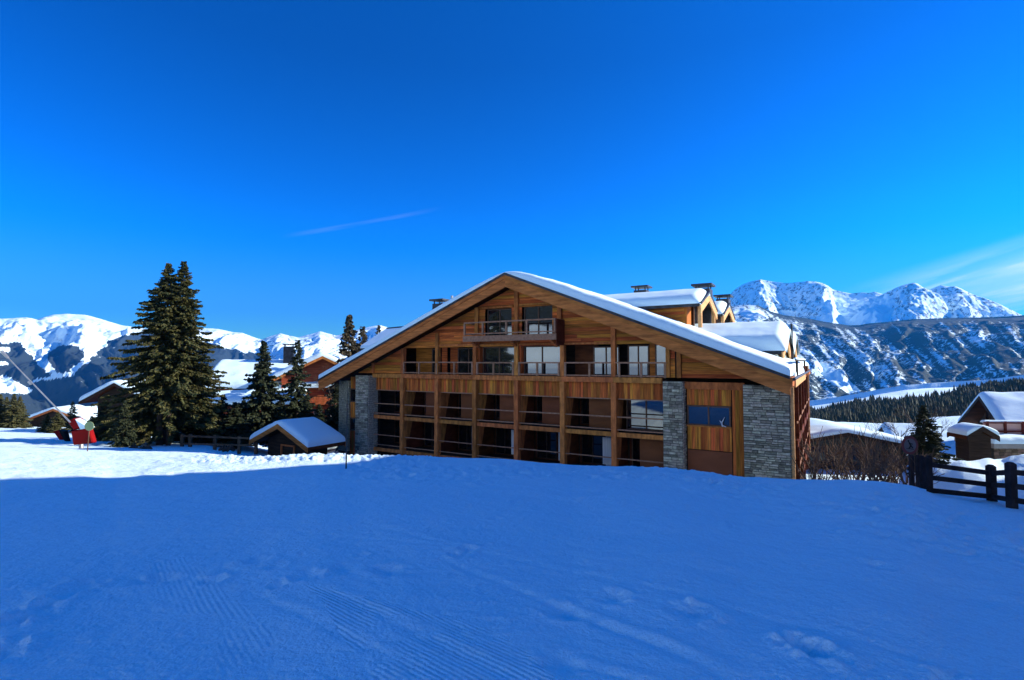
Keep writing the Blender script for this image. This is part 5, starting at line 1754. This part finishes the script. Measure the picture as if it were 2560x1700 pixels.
def disc(mb, r, y0, y1, zc_, n=28, xc=0):
    mb.tube((xc, y0, zc_), (xc, y1, zc_), r, r, n)


b = MB(); disc(b, .33, -.015, .01, zc); b.obj('sign_rim', M['signred'], sg)
b = MB(); disc(b, .245, -.022, -.016, zc); b.obj('sign_face', M['signwhite'], sg)
b = MB()
b.tube((-.05, -.028, zc + .11), (.02, -.028, zc - .01), .028, .028, 5); b.tube((.02, -.028, zc - .01), (-.06, -.028, zc - .12), .022, .02, 5); b.tube((.02, -.028, zc - .01), (.10, -.028, zc - .10), .022, .02, 5)
b.tube((-.03, -.028, zc + .07), (.10, -.028, zc + .04), .018, .016, 5); b.tube((-.16, -.028, zc - .10), (.14, -.028, zc - .15), .012, .012, 4); disc(b, .032, -.030, -.024, zc + .155, 10, -.07)
b.obj('pictogram', M['signblack'], sg)

# marker pole on the brow
pb = PT(865, 1180, 14.4); pt = PT(868, 1016, 14.4)
b = MB(); b.tube((0, 0, -.3), (pt.x - pb.x, 0, pt.z - pb.z), .022, .016, 8)
mp = b.obj('marker_pole', M['pole']); mp.location = (pb.x, pb.y, gz(pb.x, pb.y)); tag(mp, 'thin dark piste marker pole standing in the shaded snow before the hut', 'pole')

# snow lance with red pads
Yg = 30.0
sb = PT(205, 1112, Yg)
gun = empty('snow_lance', (sb.x, sb.y, sb.z), 0, 'snow making lance on a red padded base pointing up left', 'snow gun')
LP = lambda px_, py_, dY=0: (PT(px_, py_, Yg + dY) - Vector((sb.x, sb.y, sb.z)))
b = MB(); b.tube(LP(176, 1056), LP(8, 882), .042, .028, 8); b.tube(LP(78, 960), LP(72, 954), .075, .075, 8); b.tube(LP(20, 895), LP(4, 878), .07, .09, 8); b.obj('lance_tube', M['steel'], gun, smooth=False)
# padded box: tapering
a = LP(176, 1078); c = LP(221, 1070); d = LP(232, 1108); f_ = LP(182, 1113)
b = MB()
dep = .35
poly4 = [f_, d, c, a]
vs = [tuple(v) for v in poly4] + [(v.x, v.y + dep, v.z) for v in poly4]
b.add(vs, [(0, 1, 2, 3), (7, 6, 5, 4), (0, 4, 5, 1), (1, 5, 6, 2), (2, 6, 7, 3), (3, 7, 4, 0)])
b.obj('base_pad', M['redpaint'], gun, bevel=.05)
b = MB(); poly4 = [LP(180, 1076), LP(203, 1066), LP(180, 1046), LP(163, 1053)]
vs = [(v.x, v.y + .1, v.z) for v in poly4] + [(v.x, v.y + .7, v.z) for v in poly4]
b.add(vs, [(0, 1, 2, 3), (7, 6, 5, 4), (0, 4, 5, 1), (1, 5, 6, 2), (2, 6, 7, 3), (3, 7, 4, 0)]); b.obj('lance_pad', M['redpaint'], gun, bevel=.04)
b = MB(); poly4 = [LP(199, 1077), LP(222, 1070), LP(200, 1056), LP(184, 1047)]
vs = [(v.x, v.y + .05, v.z) for v in poly4] + [(v.x, v.y + .5, v.z) for v in poly4]
b.add(vs, [(0, 1, 2, 3), (7, 6, 5, 4), (0, 4, 5, 1), (1, 5, 6, 2), (2, 6, 7, 3), (3, 7, 4, 0)]); b.obj('pad_snow', M['roofsnow'], gun, bevel=.04)
b = MB(); b.tube(LP(205, 1112, .5) - Vector((0, 0, .5)), LP(200, 1070, .5), .12, .10, 8); b.obj('mast', M['steel'], gun)

# round sign seen from the back near the lance
Ys = 26.0
s0 = PT(217, 1135, Ys); s1 = PT(224, 1065, Ys)
sg2 = empty('round_sign', s0 - Vector((0, 0, .3)), 0, 'pale green round sign seen from the back on a pole beside the red pad', 'sign')
b = MB(); b.tube((0, 0, 0), (s1.x - s0.x, 0, s1.z - s0.z + .3), .022, .022, 6); b.obj('sign_pole', M['oldfence'], sg2)
b = MB(); b.tube((s1.x - s0.x, -.03, s1.z - s0.z + .3), (s1.x - s0.x, -.01, s1.z - s0.z + .3), .23, .23, 24); b.obj('sign_disc', M['signback'], sg2)

# small red and black pad further back left
q = PT(150, 1103, 40)
rp_ = empty('post_pad', q, 0, 'small red and dark crash pad leaning left of the snow gun', 'pad')
b = MB(); b.prism_y([(-.55, .75), (-.15, .85), (.25, .1), (-.05, .1)], 0, .4); b.obj('red_half', M['redpaint'], rp_)
b = MB(); b.prism_y([(-.12, .86), (.25, .75), (.5, -.1), (.27, .1)], 0, .4); b.obj('dark_half', M['signblack'], rp_)

# picket fence under the spruces and rail fence before them
pk = empty('picket_fence', PT(300, 1112, 43), 0, 'low dark picket fence behind the trunks of the spruces', 'fence')
L0 = pk.location.copy()
for k in range(17):
    px_ = 236 + k * 9.2
    hh = 10 + 9 * (k / 16)
    p0 = PT(px_, 1100 + k * 1.15, 43) - L0
    b = MB(); b.box(p0.x - .07, p0.x + .07, -.05, .05, p0.z - .3, p0.z + hh / F * 43 + .35); b.obj('picket', M['fence'], pk)
beam_between(pk, PT(234, 1090, 42.9) - L0, PT(386, 1104, 42.9) - L0, .08, .04, 'fence')
rf = empty('rail_fence', PT(550, 1115, 38), 0, 'old two rail wooden fence in the shade left of the hut', 'fence')
L0 = rf.location.copy()
prev = None
for k, px_ in enumerate((455, 475, 537, 598, 640)):
    p0 = PT(px_, 1118 + (px_ - 455) * .02, 38) - L0; p1 = PT(px_, 1084 + (px_ - 455) * .04, 38) - L0
    b = MB(); b.box(p0.x - .1, p0.x + .1, -.08, .08, p0.z - .4, p1.z); b.obj('post', M['oldfence'], rf)
    if prev:
        for f_ in (.28, .85):
            a_ = prev[0].lerp(prev[1], f_) + Vector((0, -.1, 0)); c_ = p0.lerp(p1, f_) + Vector((0, -.1, 0))
            beam_between(rf, a_, c_, .13, .07, 'oldfence')
    prev = (p0, p1)
# pair of thick pale trunks of the spruce group and log heap on the snow
for k, (px_, w) in enumerate(((398, .24), (420, .17))):
    p0 = PT(px_, 1121, 38.5)
    b = MB(); b.tube((0, 0, -.4), (0, 0, 2.6), w, w * .85, 9)
    o = b.obj('tree_trunk', M['trunk']); o.location = p0
    tag(o, ('thicker left' if k == 0 else 'thinner right') + ' of the two bluish trunks under the big spruce', 'trunk')
lrnd = random.Random(2)
for k, (px_, py_) in enumerate(((335, 1128), (362, 1130), (375, 1127), (560, 1128), (570, 1129))):
    p0 = PT(px_, py_, 33)
    bb = MB(); bb.tube((-.35, 0, .05), (-.1, .1, .25), .12, .16, 6); bb.tube((-.1, .1, .25), (.35, 0, .08), .16, .08, 6)
    o = bb.obj('branch_clump', M['trunk']); o.location = p0; o.rotation_euler = (0, 0, k)
    tag(o, ['dark clod on the snow right of the leaning trunk', 'second dark clod right of the leaning trunk', 'third dark clod before the bluish trunks', 'dark clod on the snow below the rail fence', 'small dark clod next to the one below the rail fence'][k], 'clod', 'dark clods on the snow under the trees')
# low wall at far left
p0 = PT(-60, 1078, 62); p1 = PT(112, 1082, 62)
lwz = empty('low_wall', p0, 0, 'low pale stone wall with snow on top at the left edge', 'wall')
b = MB(); b.box(0, p1.x - p0.x, 0, .5, -1.6, 0); b.obj('wall_body', M['plaster'], lwz)
gable_snow(0, -.1, p1.x - p0.x + .1, -.1, .6, 3, .0, 0, .2, 'wall_snow', lwz, edge=.15, seed=3)

# ------------------------------------------------------------ air
HAZE = 0.00007
hz_ = MB(); hz_.box(-9000, 9000, -9000, 10500, -645, 1050)
hm = bpy.data.materials.new('thin_air'); hm.use_nodes = True
nt = hm.node_tree
for n in list(nt.nodes):
    nt.nodes.remove(n)
ho = NN(nt, 'ShaderNodeOutputMaterial'); pv = NN(nt, 'ShaderNodeVolumePrincipled')
pv.inputs['Color'].default_value = (0.03, 0.34, 1.0, 1); pv.inputs['Density'].default_value = HAZE; pv.inputs['Anisotropy'].default_value = .2
nt.links.new(pv.outputs[0], ho.inputs['Volume'])
if HAZE > 0:
    h = hz_.obj('haze', hm); h['kind'] = 'stuff'
